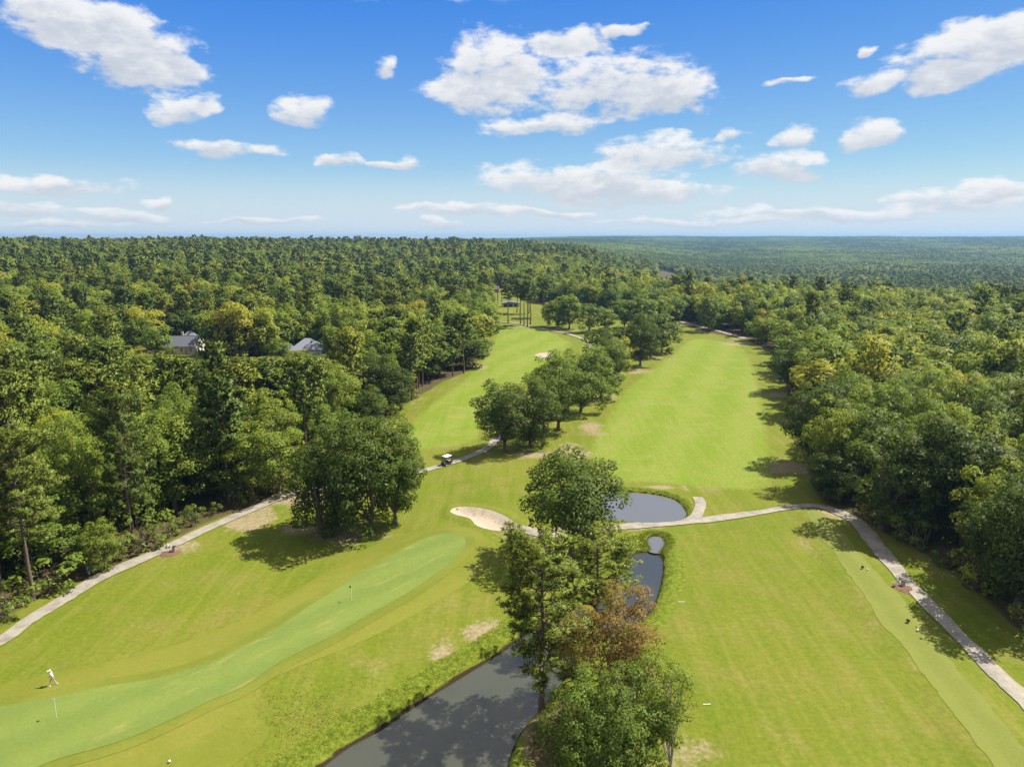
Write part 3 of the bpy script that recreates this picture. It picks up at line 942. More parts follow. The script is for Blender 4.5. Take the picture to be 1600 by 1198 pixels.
def pine(seed, Hh=22.0, R=4.6, base=0.45, branches=60, tufts=9, blades=16, blen=0.55, bw=0.05, sides=7, lean=0.0, trunk_r=0.27, round_top=0.8, quad=False):
    r = np.random.default_rng(seed)
    tp = curve_pts(np.array([0, 0, -0.4]), np.array([lean, r.normal(0, 0.3), Hh * 0.97]), 0, 10, r, 0.06)
    tr = trunk_r * np.linspace(1, 0.16, 10) ** 0.85
    tr[0] *= 1.3
    segs = [(tp, tr)]
    TC, TD = [], []
    ph = r.uniform(0, 6.28, 3)
    for i in range(branches):
        f = base + (1 - base) * ((i + r.random()) / branches) ** 0.9
        a = np.array([np.interp(f * Hh, tp[:, 2], tp[:, k]) for k in range(3)])
        g_ = (f - base) / (1 - base)
        reach = R * (0.42 + 0.58 * math.sin(math.pi * (0.16 + 0.72 * g_))) * r.uniform(0.55, 1.12)
        th = i * 2.39996 + r.normal(0, 0.35)
        reach *= 1 + 0.28 * math.sin(2 * th + ph[0]) + 0.15 * math.sin(3 * th + ph[1])
        rise = reach * (0.1 + 0.5 * g_) + r.normal(0, 0.3)
        b = a + np.array([math.cos(th) * reach, math.sin(th) * reach, rise])
        pts = curve_pts(a, b, -0.08 * reach, 5, r, 0.05)
        segs.append((pts, np.linspace(0.06 + 0.04 * (1 - g_), 0.015, 5)))
        nt = max(3, int(tufts * (0.4 + reach / R)))
        t = 0.35 + 0.65 * r.random(nt) ** 0.7
        base_p = np.stack([np.interp(t, np.linspace(0, 1, 5), pts[:, k]) for k in range(3)], 1)
        off = r.normal(0, 1, (nt, 3)) * np.array([0.42, 0.42, 0.2]) * (0.45 + 0.4 * reach / R) + np.array([0, 0, 0.16])
        c = base_p + off
        TC.append(c)
        TD.append(unit(off * 0.7 + np.array([math.cos(th), math.sin(th), 0.75])))
    # a rounded crest
    TC.append(np.array([tp[-1]]) + r.normal(0, 0.35, (14, 3)))
    TD.append(unit(r.normal(size=(14, 3)) + np.array([0, 0, 1.0])))
    TC, TD = np.concatenate(TC), np.concatenate(TD)
    m = len(TC)
    c = np.repeat(TC, blades, 0)
    dn = unit(np.repeat(TD, blades, 0) * 0.75 + r.normal(size=(m * blades, 3)) * 0.75)
    side = unit(np.cross(dn, r.normal(size=dn.shape)))
    L = r.uniform(0.6, 1.1, (len(c), 1)) * blen
    sh_t = np.clip(r.normal(0.5, 0.17, m), 0, 1)
    shade = np.clip(np.repeat(sh_t, blades) + r.normal(0, 0.12, len(c)), 0, 1)
    w = bw * r.uniform(0.7, 1.3, (len(c), 1))
    lv = np.stack([c - side * w * 0.4, c + dn * L * 0.55 - side * w, c + dn * L, c + dn * L * 0.55 + side * w], 1).reshape(-1, 3)
    lf = np.arange(len(lv)).reshape(-1, 4)
    tv, tf = tubes(segs, sides)
    rad_ = TC * np.array([1, 1, 0.0])
    out_n = unit(np.repeat(TD * 0.5 + unit(rad_) * 0.5, blades, 0) + dn * 0.3 + np.array([0, 0, 0.6]))
    return lv, lf, np.repeat(shade, 4), tv, tf, np.repeat(out_n, 4, 0)


def patch(seed, size=22.0, mounds=9, per=26):
    """a stretch of far canopy: several crowns seen from a long way off"""
    r = np.random.default_rng(seed)
    C, N, S, SH, SN = [], [], [], [], []
    for i in range(mounds):
        p = np.array([r.uniform(-0.5, 0.5) * size, r.uniform(-0.5, 0.5) * size, r.uniform(9, 15)])
        R = r.uniform(3.0, 5.0)
        q = unit(r.normal(size=(per, 3)) + np.array([0, 0, 0.9]))
        C.append(p + q * R * np.array([1, 1, 0.85]))
        N.append(unit(q + r.normal(size=(per, 3)) * 0.35))
        S.append(r.uniform(1.0, 1.9, per))
        SN.append(unit(q * 0.7 + np.array([0, 0, 0.5]) + r.normal(size=(per, 3)) * 0.1))
        SH.append(np.clip(r.normal(0.5, 0.1, per) + r.normal(0, 0.2), 0, 1))
    C, N, S, SH = map(np.concatenate, (C, N, S, SH))
    lv, lf = leaves(C, N, S, r, 0.8)
    return lv, lf, np.repeat(SH, 4), np.repeat(np.concatenate(SN), 4, 0)


def crown_mesh(name, lv, lf, shade, sn, mat):
    me_ = new_mesh(name, lv, lf, np.full(len(lf), 4), mat, True)
    put_attr(me_, 'shade', shade)
    me_.normals_split_custom_set_from_vertices(np.asarray(sn, np.float32))
    return me_


def trunk_mesh(name, tv, tf, mat):
    return new_mesh(name, tv, tf, np.full(len(tf), 4), mat, True)


def joined_mesh(name, lv, lf, shade, tv, tf, sn, lmat, tmat):
    v = np.concatenate([lv, tv])
    f = np.concatenate([lf, tf + len(lv)])
    me_ = new_mesh(name, v, f, np.full(len(f), 4), lmat, True)
    me_.materials.append(tmat)
    mi = np.zeros(len(f), np.int32)
    mi[len(lf):] = 1
    me_.polygons.foreach_set('material_index', mi)
    put_attr(me_, 'shade', np.concatenate([shade, np.full(len(tv), 0.5)]))
    tn_ = tv * np.array([1, 1, 0.0]) + 1e-4
    me_.normals_split_custom_set_from_vertices(np.concatenate([sn, unit(tn_)]).astype(np.float32))
    return me_


# prototypes: real size (height, radius) kept beside the mesh data
class Proto:
    def __init__(self, kind, data, H_, R_, lmat, tmat, nm):
        self.kind, self.H, self.R = kind, H_, R_
        lv, lf, sh, tv, tf, sn = data
        self.crown = crown_mesh(nm + '_crown', lv, lf, sh, sn, lmat)
        self.trunk = trunk_mesh(nm + '_trunk', tv, tf, tmat)


NEAR_B = [Proto('b', broadleaf(100 + i, 16, 6, b_, lobes=l_, per=p_, leaf=(0.12, 0.26), lobe_r=lr_, limbs=24, n_trunks=nt_), 16, 6, M_LEAF, M_BARK, 'broadleaf')
          for i, (b_, l_, p_, lr_, nt_) in enumerate([(0.02, 105, 215, (0.95, 1.8), 1), (0.06, 100, 225, (1.0, 2.0), 1), (-0.03, 120, 195, (0.9, 1.7), 3), (0.12, 90, 215, (1.0, 1.9), 1), (0.0, 105, 205, (0.9, 1.8), 2)])]
MID_B = [Proto('b', broadleaf(200 + i, 16, 5.2, 0.05, lobes=58, per=85, leaf=(0.26, 0.5), lobe_r=(1.15, 2.3), limbs=9, sides=5, fill=(0.45, 0.4, 0.6, 0.45, 0.35, 0.7)[i], squash=(1.0, 1.08, 0.95, 1.0, 0.9, 1.1)[i], top_bias=(0.25, 0.6, 0.1, 0.4, 0.2, 0.5)[i]), 16, 5.2, M_LEAF, M_BARK, 'broadleaf_mid') for i in range(6)]
NEAR_P = [Proto('p', pine(300 + i, 21, 4.6, b_, branches=66, tufts=20, blades=26, blen=0.55, bw=0.034), 21, 4.6, M_NEEDLE, M_PINEBARK, 'pine') for i, b_ in enumerate((0.26, 0.4, 0.34))]
MID_P = [Proto('p', pine(350 + i, 22, 4.0, b_, branches=46, tufts=11, blades=10, blen=0.8, bw=0.13, sides=5), 22, 4.0, M_NEEDLE, M_PINEBARK, 'pine_mid') for i, b_ in enumerate((0.42, 0.5, 0.36, 0.58))]
TALL_P = Proto('p', pine(377, 22, 3.6, 0.62, branches=36, tufts=8, blades=9, blen=0.8, bw=0.14, sides=6, trunk_r=0.3), 22, 3.6, M_NEEDLE, M_PINEBARK, 'bare_pine')
AIRY = [Proto('a', broadleaf(400 + i, 13, 4, b_, lobes=80, per=200, leaf=(0.07, 0.155), lobe_r=(0.6, 1.15), limbs=44, fill=0.6, n_trunks=nt_, trunk_r=0.16, top_bias=0.1), 13, 4, M_LEAF, M_PALEBARK, 'airy') for i, (b_, nt_) in enumerate([(0.2, 2), (0.15, 2), (0.1, 3)])]
BUSHY = Proto('b', broadleaf(450, 11, 5, 0.02, lobes=120, per=270, leaf=(0.08, 0.17), lobe_r=(0.7, 1.4), limbs=24, n_trunks=3, trunk_r=0.2), 11, 5, M_LEAF, M_BARK, 'bushy')


def plant(pr, x, y, h, r, rz, tint, label, group=None, lean=0.0):
    nm = 'pine_tree' if pr.kind == 'p' else 'broadleaf_tree'
    o = thing(nm, label, 'tree', (x, y, H1(x, y)), rz, group)
    o.scale = (r / pr.R, r / pr.R, h / pr.H)
    if lean:
        o.rotation_euler = (lean, 0, rz)
    t_ = link('trunk', pr.trunk, o)
    c_ = link('crown', pr.crown, o)
    c_['tint'] = float(tint)
    return o


# trees that can be told apart: prototype, x, y, height, crown radius, tint, label
FEATURE = [
    (NEAR_B[2], -29.3, 107.8, 17.2, 6.6, 0.1, 'left tree of the big dark clump above the long putting green'),
    (NEAR_B[4], -23.8, 105.8, 20.4, 7.2, 0.1, 'tallest, middle tree of the big dark clump above the long putting green'),
    (NEAR_B[0], -19.0, 109.8, 18.0, 5.4, 0.14, 'right tree of the big dark clump, nearest the golf cart'),
    (NEAR_B[1], -1.6, 150.5, 15.6, 6.2, 0.09, 'dark round tree at the near left end of the row between fairways'),
    (NEAR_B[4], 5.6, 154.5, 16.6, 6.2, 0.1, 'dark tree second from the near end of the row between fairways'),
    (NEAR_B[3], 11.3, 168.1, 18.8, 7.4, 0.26, 'olive green tree, third in the row between fairways'),
    (NEAR_B[0], 18.4, 186.0, 18.4, 7.6, 0.24, 'olive green tree, fourth in the row between fairways'),
    (MID_B[0], 26.0, 203.0, 16.0, 6.4, 0.22, 'green tree, fifth in the row between fairways'),
    (NEAR_B[1], 31.5, 224.1, 14.8, 6.4, 0.12, 'round green tree with its shadow at its foot, sixth in the row'),
    (MID_B[1], 36.0, 236.0, 13.5, 4.4, 0.66, 'small yellow green tree behind the sixth tree of the row'),
    (MID_B[2], 36.4, 262.2, 16.0, 8.4, 0.12, 'broad tree at the left of the far clump between fairways'),
    (NEAR_B[3], 47.0, 256.8, 18.2, 7.6, 0.07, 'dark tree with bare trunk in the middle of the far clump'),
    (MID_B[3], 55.0, 278.0, 17.6, 7.6, 0.1, 'tree between the middle and right of the far clump'),
    (MID_B[4], 61.8, 289.7, 16.0, 7.6, 0.14, 'right end tree of the far clump by the right fairway'),
    (MID_B[0], 24.1, 370.9, 16.4, 7.0, 0.34, 'left tree of the small clump on mulch beside the far path'),
    (MID_B[3], 29.6, 365.5, 17.6, 7.0, 0.3, 'right tree of the small clump on mulch beside the far path'),
    (MID_B[5], 19.0, 377.0, 12.0, 3.6, 0.78, 'little yellow tree at the left of the small far clump'),
    (MID_B[1], 38.4, 350.3, 14.3, 6.0, 0.2, 'dark round tree standing alone in grass right of the mulch clump'),
    (MID_B[2], 47.0, 357.8, 13.4, 5.8, 0.28, 'green tree right of the lone dark one across the far fairway'),
    (MID_B[3], 58.3, 368.2, 14.6, 6.7, 0.24, 'green tree in the far belt above the far clump'),
    (MID_B[4], 68.7, 370.9, 18.6, 7.5, 0.3, 'tall spreading tree in the far belt above the far clump'),
    (MID_B[5], 79.5, 378.0, 14.5, 6.6, 0.36, 'light tree of the far belt left of the far path'),
    (MID_B[0], 88.1, 386.1, 16.4, 6.6, 0.18, 'dark tree of the far belt beside the far path'),
    (TALL_P, -2.1, 390.9, 20.5, 4.4, 0.2, 'bare trunked pine standing alone left of the pine group'),
    (TALL_P, 4.6, 386.0, 23.1, 4.2, 0.25, 'first bare trunked pine from the left in the tight pine group'),
    (TALL_P, 6.4, 379.2, 21.8, 4.1, 0.3, 'second bare trunked pine from the left in the tight pine group'),
    (TALL_P, 8.1, 373.6, 23.8, 4.4, 0.2, 'third and nearest bare trunked pine in the tight pine group'),
    (TALL_P, 10.0, 385.0, 21.7, 4.5, 0.28, 'rightmost bare trunked pine in the tight pine group'),
    (TALL_P, -14.4, 517.7, 19.0, 3.3, 0.2, 'thin far pine at the left by the farthest bright green'),
    (TALL_P, -10.5, 528.4, 20.6, 3.8, 0.3, 'thin far pine in the middle by the farthest bright green'),
    (TALL_P, -7.4, 517.7, 21.0, 3.7, 0.2, 'thin far pine at the right by the farthest bright green'),
    (MID_P[1], 18.0, 416.5, 22.7, 5.0, 0.2, 'tall full pine behind the tight pine group'),
    (MID_P[3], 3.2, 445.6, 20.5, 4.8, 0.2, 'dark pine behind the low grey shed'),
    (MID_P[2], 10.5, 440.0, 22.0, 5.0, 0.25, 'dark pine right of the low grey shed'),
    (NEAR_B[3], 85.3, 211.5, 14.6, 7.6, 0.06, 'dark spreading tree with drooping crown at the right fairway edge'),
    (NEAR_B[1], 63.0, 142.3, 17.4, 7.2, 0.05, 'dark round tree jutting left from the right wood, shadow on fairway'),
    (NEAR_B[2], 57.4, 121.0, 9.6, 4.8, 0.1, 'low bushy tree at the bend of the crossing path'),
    (NEAR_B[0], 65.2, 124.5, 16.8, 6.6, 0.18, 'olive topped tree behind the low bushy one at the bend'),
    (NEAR_B[4], 61.3, 107.0, 16.8, 7.4, 0.12, 'broad tree with pale lit top right of the path bend'),
    (NEAR_B[1], 66.8, 108.0, 18.6, 6.8, 0.08, 'dark tree second to the right of the path bend'),
    (NEAR_B[2], 70.6, 103.3, 20.7, 7.8, 0.06, 'tall dark tree of the right wood with dull brown tips'),
    (NEAR_B[0], 62.8, 81.6, 18.4, 6.6, 0.06, 'nearest tree at the right picture edge beside the tarred path'),
    (NEAR_B[3], 71.5, 88.0, 18.8, 6.4, 0.1, 'dark tree behind the nearest one at the right edge'),
    (MID_B[1], -129.0, 257.5, 13.5, 5.2, 0.3, 'green tree hiding the left half of the gabled house'),
    (MID_B[4], -85.0, 256.5, 10.5, 4.4, 0.34, 'leafy tree in front of the left end of the hip roofed house'),
    (MID_B[2], -77.5, 254.5, 6.8, 4.2, 0.5, 'low light tree in front of the white walls of the hip roofed house'),
    (NEAR_B[2], 96.0, 148.0, 17.5, 6.2, 0.84, 'rusty orange tree in the right wood near the right picture edge'),
    (NEAR_B[1], 8.8, 98.3, 16.4, 7.4, 0.13, 'dark green round tree between the bunker and the pond'),
    (NEAR_P[0], 3.0, 63.6, 17.3, 5.3, 0.6, 'tall foreground pine whose dark trunk stands against the canal'),
    (NEAR_P[2], 9.9, 77.0, 13.6, 4.6, 0.62, 'smaller foreground pine with visible trunk beside the narrow pond'),
    (AIRY[0], 10.3, 60.4, 14.6, 4.2, 0.9, 'reddish brown airy tree in the foreground clump'),
    (AIRY[1], 12.9, 54.9, 12.2, 3.6, 0.4, 'thin yellow green tree at the right of the foreground clump'),
    (BUSHY, 6.7, 51.6, 10.8, 4.4, 0.2, 'dense bushy green tree at the foot of the foreground clump'),
    (AIRY[2], 9.2, 53.3, 11.0, 3.8, 0.24, 'twiggy green tree in the middle of the foreground clump'),
    (AIRY[0], 6.4, 66.5, 9.5, 3.0, 0.8, 'small browning tree between the two foreground pines'),
    (NEAR_P[1], -62.3, 85.0, 21.6, 5.0, 0.55, 'pine with pale bare trunk beside the left cart path'),
    (NEAR_B[2], -58.4, 93.8, 7.4, 3.0, 0.4, 'small bushy tree by the blue bench at the left cart path'),
]
fr = np.random.default_rng(21)
for (pr, x_, y_, h_, rr_, ti_, lb_) in FEATURE:
    plant(pr, x_, y_, h_, rr_, fr.uniform(0, 6.28), ti_, lb_)
FEAT_XY = np.array([(f[1], f[2], f[4]) for f in FEATURE])


# ------------------------------------------------------------------ the woods
def zone(x, y, d):
    """which stand a tree of the wood belongs to, for its description"""
    az = x / max(y, 1)
    if x < 0 and az < 0.02:
        dp = float(line_d(np.array([x]), np.array([y]), PATHS['cart_path'])[0])
        if y < 128 and dp < 9:
            return 'along the left cart path'
        if y < 128 and dp < 22:
            return 'set back from the left cart path'
        if y < 135:
            return 'deep in the left wood'
        if x > -62 and y < 175:
            return 'behind the big dark clump'
        if x > -50 and y < 270 and az > -0.22:
            return 'lining the left fairway'
        if az < -0.52:
            return 'at the far left'
        if y < 235:
            return 'in front of the two houses'
        if az > -0.26:
            return 'right of the two houses'
        return 'behind the two houses'
    if y < 105:
        return 'behind the tarred right path'
    if y < 150:
        return 'at the front of the right wood'
    if y < 215:
        return 'in the middle of the right wood'
    if az > 0.42:
        return 'at the back of the right wood'
    if y < 330:
        return 'behind the right fairway edge'
    return 'past the right fairway'


def tint_word(t, pineq):
    if pineq:
        return 'dark' if t < 0.35 else ('green' if t < 0.65 else 'light green')
    return 'dark green' if t < 0.26 else ('mid green' if t < 0.45 else ('olive green' if t < 0.6 else ('yellow green' if t < 0.79 else 'rusty brown')))


def scatter():
    r = np.random.default_rng(11)
    pts = []
    # (step, near, far, azimuth range)
    for step, d0, d1, a0, a1 in ((7.5, 60, 330, -1.0, 1.05), (8.2, 330, 760, -0.86, 0.9), (9.0, 760, 1480, -0.8, 0.2), (9.4, 760, 1700, 0.2, 0.86)):
        xs_ = np.arange(d1 * a0, d1 * a1, step)
        ys_ = np.arange(d0 * 0.6, d1, step)
        gx, gy = np.meshgrid(xs_, ys_)
        gx = gx + (np.arange(len(ys_)) % 2)[:, None] * step * 0.5
        gx = gx.ravel() + r.uniform(-0.42, 0.42, gx.size) * step
        gy = gy.ravel() + r.uniform(-0.42, 0.42, gy.size) * step
        az = gx / np.maximum(gy, 1)
        m = (gy >= d0) & (gy < d1) & (az > a0) & (az < a1)
        pts.append(np.stack([gx[m], gy[m]], 1))
    # close in to the right the wood also stands beyond the frame and shades the path
    p = np.concatenate(pts)
    x, y = p[:, 0], p[:, 1]
    so = poly_sd(x, y, SHAPES['open'])
    sc = sd_box(x, y, 'clearing', 12)
    keep = (so > 0.6) & (sc > 2.5)
    keep &= ~((x > 60) & (y > 126) & (y < 345) & (so < 5.5))
    keep &= ~((x > 50) & (x < 70) & (y < 84))
    keep &= r.random(len(x)) > 0.06
    x, y = x[keep], y[keep]
    fx = FEAT_XY
    ok = np.ones(len(x), bool)
    for a, b, c in fx:
        ok &= np.hypot(x - a, y - b) > c * 0.72
    # keep paths and the house lawns clear
    for k in ('driveway', 'far_path'):
        ok &= line_d(x, y, PATHS[k]) > 5.0
    ok &= line_d(x, y, PATHS['cart_path']) > 3.4
    ok &= line_d(x, y, PATHS['crossing_path']) > 4.2
    return x[ok], y[ok]


wx, wy = scatter()
wr = np.random.default_rng(5)
N_ = len(wx)
az_ = wx / wy
dd = np.hypot(wx, wy)
pn = wav(wx, wy, 95, 31)
left = az_ < 0.0
pine_p = np.where(left, 0.2 + 0.26 * pn, 0.04 + 0.06 * pn)
pine_p = np.where(left & (wy < 128), 0.1, pine_p)
pine_p = np.where((az_ > 0) & (dd > 800), 0.15 + 0.4 * (wav(wx, wy, 500, 33) > 0.2), pine_p)
is_p = wr.random(N_) < pine_p
th = np.where(is_p, wr.normal(20.0, 2.2, N_), wr.normal(15.6, 2.6, N_) + 1.6 * wav(wx, wy, 130, 36))
th = np.clip(th, 9, 27)
trr = np.where(is_p, wr.normal(3.9, 0.5, N_), wr.normal(5.9, 1.2, N_))
trr = np.clip(trr, 2.6, 7.5)
trr = np.where((poly_sd(wx, wy, SHAPES['open']) < 7) & ~is_p, np.maximum(trr, 5.4), trr)
# young growth in front of the houses, so that they look out over it
front = (wy < 262) & (wy > 150) & (az_ > -0.56) & (az_ < -0.24)
lim = 46 * (1 - wy / 262.0) + 0.3
th = np.where(front, np.minimum(th, np.maximum(lim, 5.0)), th)
is_p &= ~(front & (th < 13))
th = np.where((dd > 750) & (az_ > 0.12), th * 0.8, th)
tn = np.clip(wr.beta(2.0, 3.1, N_) * 0.85 + 0.14 * wav(wx, wy, 90, 35), 0, 0.78)
tn = np.where((wr.random(N_) < 0.03) & (dd > 170), wr.uniform(0.72, 0.86, N_), tn)
tn = np.where(is_p, np.clip(wr.normal(0.42, 0.2, N_), 0, 1), tn)
wz = height(wx, wy)
rot = wr.uniform(0, 6.283, N_)
rim = poly_sd(wx, wy, SHAPES['open']) < 7
inframe = (np.abs(wx) < 0.8 * (wy * 0.98 + 9)) & (wy > 70)
order = np.argsort(dd)
single = np.zeros(N_, bool)
nb = npn = 0
for i in order:
    if not inframe[i]:
        continue
    if is_p[i] and npn < 130:
        single[i] = True
        npn += 1
    elif not is_p[i] and nb < 262:
        single[i] = True
        nb += 1
    if nb >= 262 and npn >= 130:
        break
ORD = ['leftmost', 'second from left', 'third from left', 'fourth from left', 'fifth from left', 'sixth from left', 'seventh from left', 'eighth from left']
names = {}
for i in np.where(single)[0]:
    zn = zone(wx[i], wy[i], dd[i])
    sz = ''
    if not is_p[i]:
        sz = 'tall ' if th[i] > 18.0 else ('low ' if th[i] < 13 else '')
    else:
        sz = 'tall ' if th[i] > 22.0 else ('short ' if th[i] < 19 else '')
    lb = f"{sz}{tint_word(tn[i], is_p[i])} {'pine' if is_p[i] else 'tree'} {zn}"
    names.setdefault(lb, []).append(i)
final = {}


def spread(lb, ids, depth):
    if len(ids) == 1:
        final[ids[0]] = lb
    elif len(ids) <= 5 or depth >= 2:
        for k, i in enumerate(sorted(ids, key=lambda q: wx[q] / wy[q])):
            w = 'rightmost' if k == len(ids) - 1 else ORD[min(k, 7)]
            final[i] = f'{lb}, {w}'
    else:
        ids = sorted(ids, key=lambda q: dd[q])
        n3 = (len(ids) + 2) // 3
        for part_, w in ((ids[:n3], 'nearest'), (ids[n3:2 * n3], 'mid'), (ids[2 * n3:], 'back')):
            if part_:
                spread(f'{w} row {lb}', part_, 2)


for lb, ids in names.items():
    spread(lb, ids, 0)
for i in np.where(single)[0]:
    if is_p[i]:
        pr = NEAR_P[wr.integers(0, 3)] if dd[i] < 130 else MID_P[wr.integers(0, 4)]
    else:
        pr = NEAR_B[wr.integers(0, 5)] if dd[i] < 190 else MID_B[wr.integers(0, 6)]
        if rim[i] and dd[i] < 230:
            pr = NEAR_B[(2, 4, 0)[wr.integers(0, 3)]]
    plant(pr, wx[i], wy[i], th[i], trr[i], rot[i], tn[i], final[i], ('pines ' if is_p[i] else 'broadleaf trees ') + zone(wx[i], wy[i], dd[i]))

# the rest of the wood: one mass
PC = bpy.data.collections.new('woodland_kinds')     # only feeds the node group below
protos = []


def add_kind(nm, me_):
    o = bpy.data.objects.new(nm, me_)
    PC.objects.link(o)
    protos.append(o)


def low_b(i):
    return joined_mesh('low_b%d' % i, *broadleaf(500 + i, 16, 5.2, 0.2, lobes=30, per=30, leaf=(0.48, 0.85), lobe_r=(1.3, 2.6), limbs=2, sides=4), M_LEAF, M_BARK)


def low_p(i):
    return joined_mesh('low_p%d' % i, *pine(550 + i, 22, 4.0, 0.45, branches=24, tufts=6, blades=6, blen=1.3, bw=0.38, sides=4), M_NEEDLE, M_PINEBARK)


for i in range(4):
    add_kind('a%02d' % i, joined_mesh('mid_b%d' % i, *broadleaf(200 + i, 16, 5.2, 0.05, lobes=58, per=85, leaf=(0.26, 0.5), lobe_r=(1.15, 2.3), limbs=9, sides=5), M_LEAF, M_BARK))
for i in range(3):
    add_kind('b%02d' % i, joined_mesh('mid_p%d' % i, *pine(350 + i, 22, 4.0, (0.42, 0.5, 0.36)[i], branches=46, tufts=11, blades=10, blen=0.8, bw=0.13, sides=5), M_NEEDLE, M_PINEBARK))
for i in range(5):
    add_kind('c%02d' % i, low_b(i))
for i in range(3):
    add_kind('d%02d' % i, low_p(i))
for i in range(5):
    add_kind('e%02d' % i, crown_mesh('patch%d' % i, *patch(600 + i), M_LEAF))

rest = ~single
fx_, fy_, fz_ = wx[rest], wy[rest], wz[rest]
n_r = rest.sum()
near_r = dd[rest] < 520
idx = np.where(is_p[rest], np.where(near_r, 4 + wr.integers(0, 3, n_r), 12 + wr.integers(0, 3, n_r)), np.where(near_r, wr.integers(0, 4, n_r), 7 + wr.integers(0, 5, n_r)))
scl = np.stack([trr[rest] / np.where(is_p[rest], 4.0, 5.2)] * 2 + [th[rest] / np.where(is_p[rest], 22, 16)], 1)
tin = tn[rest]
rt = rot[rest]
# far hills: stretches of canopy
px_, py_ = [], []
for step, d0, d1 in ((15.0, 1480, 2600), (21.0, 2600, 4300), (30.0, 4300, 7600)):
    gx, gy = np.meshgrid(np.arange(-0.14 * d1, 0.86 * d1, step), np.arange(d0 * 0.75, d1, step))
    gx = gx.ravel() + wr.uniform(-0.4, 0.4, gx.size) * step
    gy = gy.ravel() + wr.uniform(-0.4, 0.4, gy.size) * step
    m = (gy > d0) & (gx / gy > -0.14) & (gx / gy < 0.86)
    if d0 < 2600:
        m |= (gy > d0) & (gx / gy > 0.1) & (gx / gy < 0.86) & (gy > d0)
    px_.append(gx[m])
    py_.append(gy[m])
px_, py_ = np.concatenate(px_), np.concatenate(py_)
pz_ = height(px_, py_)
n_p = len(px_)
big = 0.85 + 0.75 * ss(2000, 6000, py_)
pt = np.clip(wr.normal(0.13, 0.12, n_p) + 0.2 * wav(px_, py_, 420, 41) + 0.12 * wav(px_, py_, 1300, 42), 0, 0.7)
fx_ = np.concatenate([fx_, px_])
fy_ = np.concatenate([fy_, py_])
fz_ = np.concatenate([fz_, pz_ - 1.5])
idx = np.concatenate([idx, 15 + wr.integers(0, 5, n_p)])
scl = np.concatenate([scl, np.stack([big, big, 0.75 + 0.3 * wr.random(n_p)], 1)])
tin = np.concatenate([tin, pt])
rt = np.concatenate([rt, wr.uniform(0, 6.28, n_p)])
wm = bpy.data.meshes.new('woodland')
wm.vertices.add(len(fx_))
wm.vertices.foreach_set('co', np.stack([fx_, fy_, fz_], 1).astype(np.float32).ravel())
put_attr(wm, 'tint', tin)
put_attr(wm, 'turn', rt)
a_ = wm.attributes.new('pick', 'INT', 'POINT')
a_.data.foreach_set('value', idx.astype(np.int32))
a_ = wm.attributes.new('grow', 'FLOAT_VECTOR', 'POINT')
a_.data.foreach_set('vector', scl.astype(np.float32).ravel())
wood = link('woodland', wm, kind='stuff', label='green mass of mixed woodland reaching back to the horizon', category='woodland')
ng = bpy.data.node_groups.new('woodland', 'GeometryNodeTree')
ng.interface.new_socket('Geometry', in_out='INPUT', socket_type='NodeSocketGeometry')
ng.interface.new_socket('Geometry', in_out='OUTPUT', socket_type='NodeSocketGeometry')
gi = ng.nodes.new('NodeGroupInput')
go = ng.nodes.new('NodeGroupOutput')
ci = ng.nodes.new('GeometryNodeCollectionInfo')
ci.inputs['Collection'].default_value = PC
ci.inputs['Separate Children'].default_value = True
ci.inputs['Reset Children'].default_value = True
ip = ng.nodes.new('GeometryNodeInstanceOnPoints')
ip.inputs['Pick Instance'].default_value = True


def named(nm, typ):
    nd = ng.nodes.new('GeometryNodeInputNamedAttribute')
    nd.data_type = typ
    nd.inputs['Name'].default_value = nm
    return next(s for s in nd.outputs if s.enabled and s.name == 'Attribute')


cx_ = ng.nodes.new('ShaderNodeCombineXYZ')
ng.links.new(named('turn', 'FLOAT'), cx_.inputs[2])
er = ng.nodes.new('FunctionNodeEulerToRotation')
ng.links.new(cx_.outputs[0], er.inputs[0])
ng.links.new(gi.outputs[0], ip.inputs['Points'])
ng.links.new(ci.outputs[0], ip.inputs['Instance'])
ng.links.new(named('pick', 'INT'), ip.inputs['Instance Index'])
ng.links.new(er.outputs[0], ip.inputs['Rotation'])
ng.links.new(named('grow', 'FLOAT_VECTOR'), ip.inputs['Scale'])
ng.links.new(ip.outputs[0], go.inputs[0])
md = wood.modifiers.new('woodland', 'NODES')
md.node_group = ng

# ------------------------------------------------------------------ grasses on the banks
def tufts(name, pts, hgt, mat, seed, label, cat, tint, spread=0.12, blades=5, bw=0.035):
    r = np.random.default_rng(seed)
    n = len(pts)
    z = height(pts[:, 0], pts[:, 1])
    c = np.repeat(np.column_stack([pts, z - 0.03]), blades, 0)
    c[:, :2] += r.normal(0, spread, (len(c), 2))
    h = np.repeat(hgt, blades) * r.uniform(0.6, 1.1, len(c))
    th_ = r.uniform(0, 6.28, len(c))
    lean = r.uniform(0.15, 0.7, len(c)) * h
    s = np.stack([-np.sin(th_), np.cos(th_), np.zeros(len(c))], 1) * bw * r.uniform(0.7, 1.5, (len(c), 1))
    tip = c + np.stack([np.cos(th_) * lean, np.sin(th_) * lean, h], 1)
    mid = c + np.stack([np.cos(th_) * lean * 0.35, np.sin(th_) * lean * 0.35, h * 0.6], 1)
    v = np.stack([c - s, mid - s * 0.8, tip, mid + s * 0.8, c + s], 1).reshape(-1, 3)
    f = np.arange(len(v)).reshape(-1, 5)
    me_ = new_mesh(name, v, f, np.full(len(f), 5), mat)
    put_attr(me_, 'shade', np.repeat(np.clip(r.normal(0.5, 0.25, len(c)), 0, 1), 5))
    o = link(name, me_, kind='stuff', label=label, category=cat)
    o['tint'] = tint
    return o


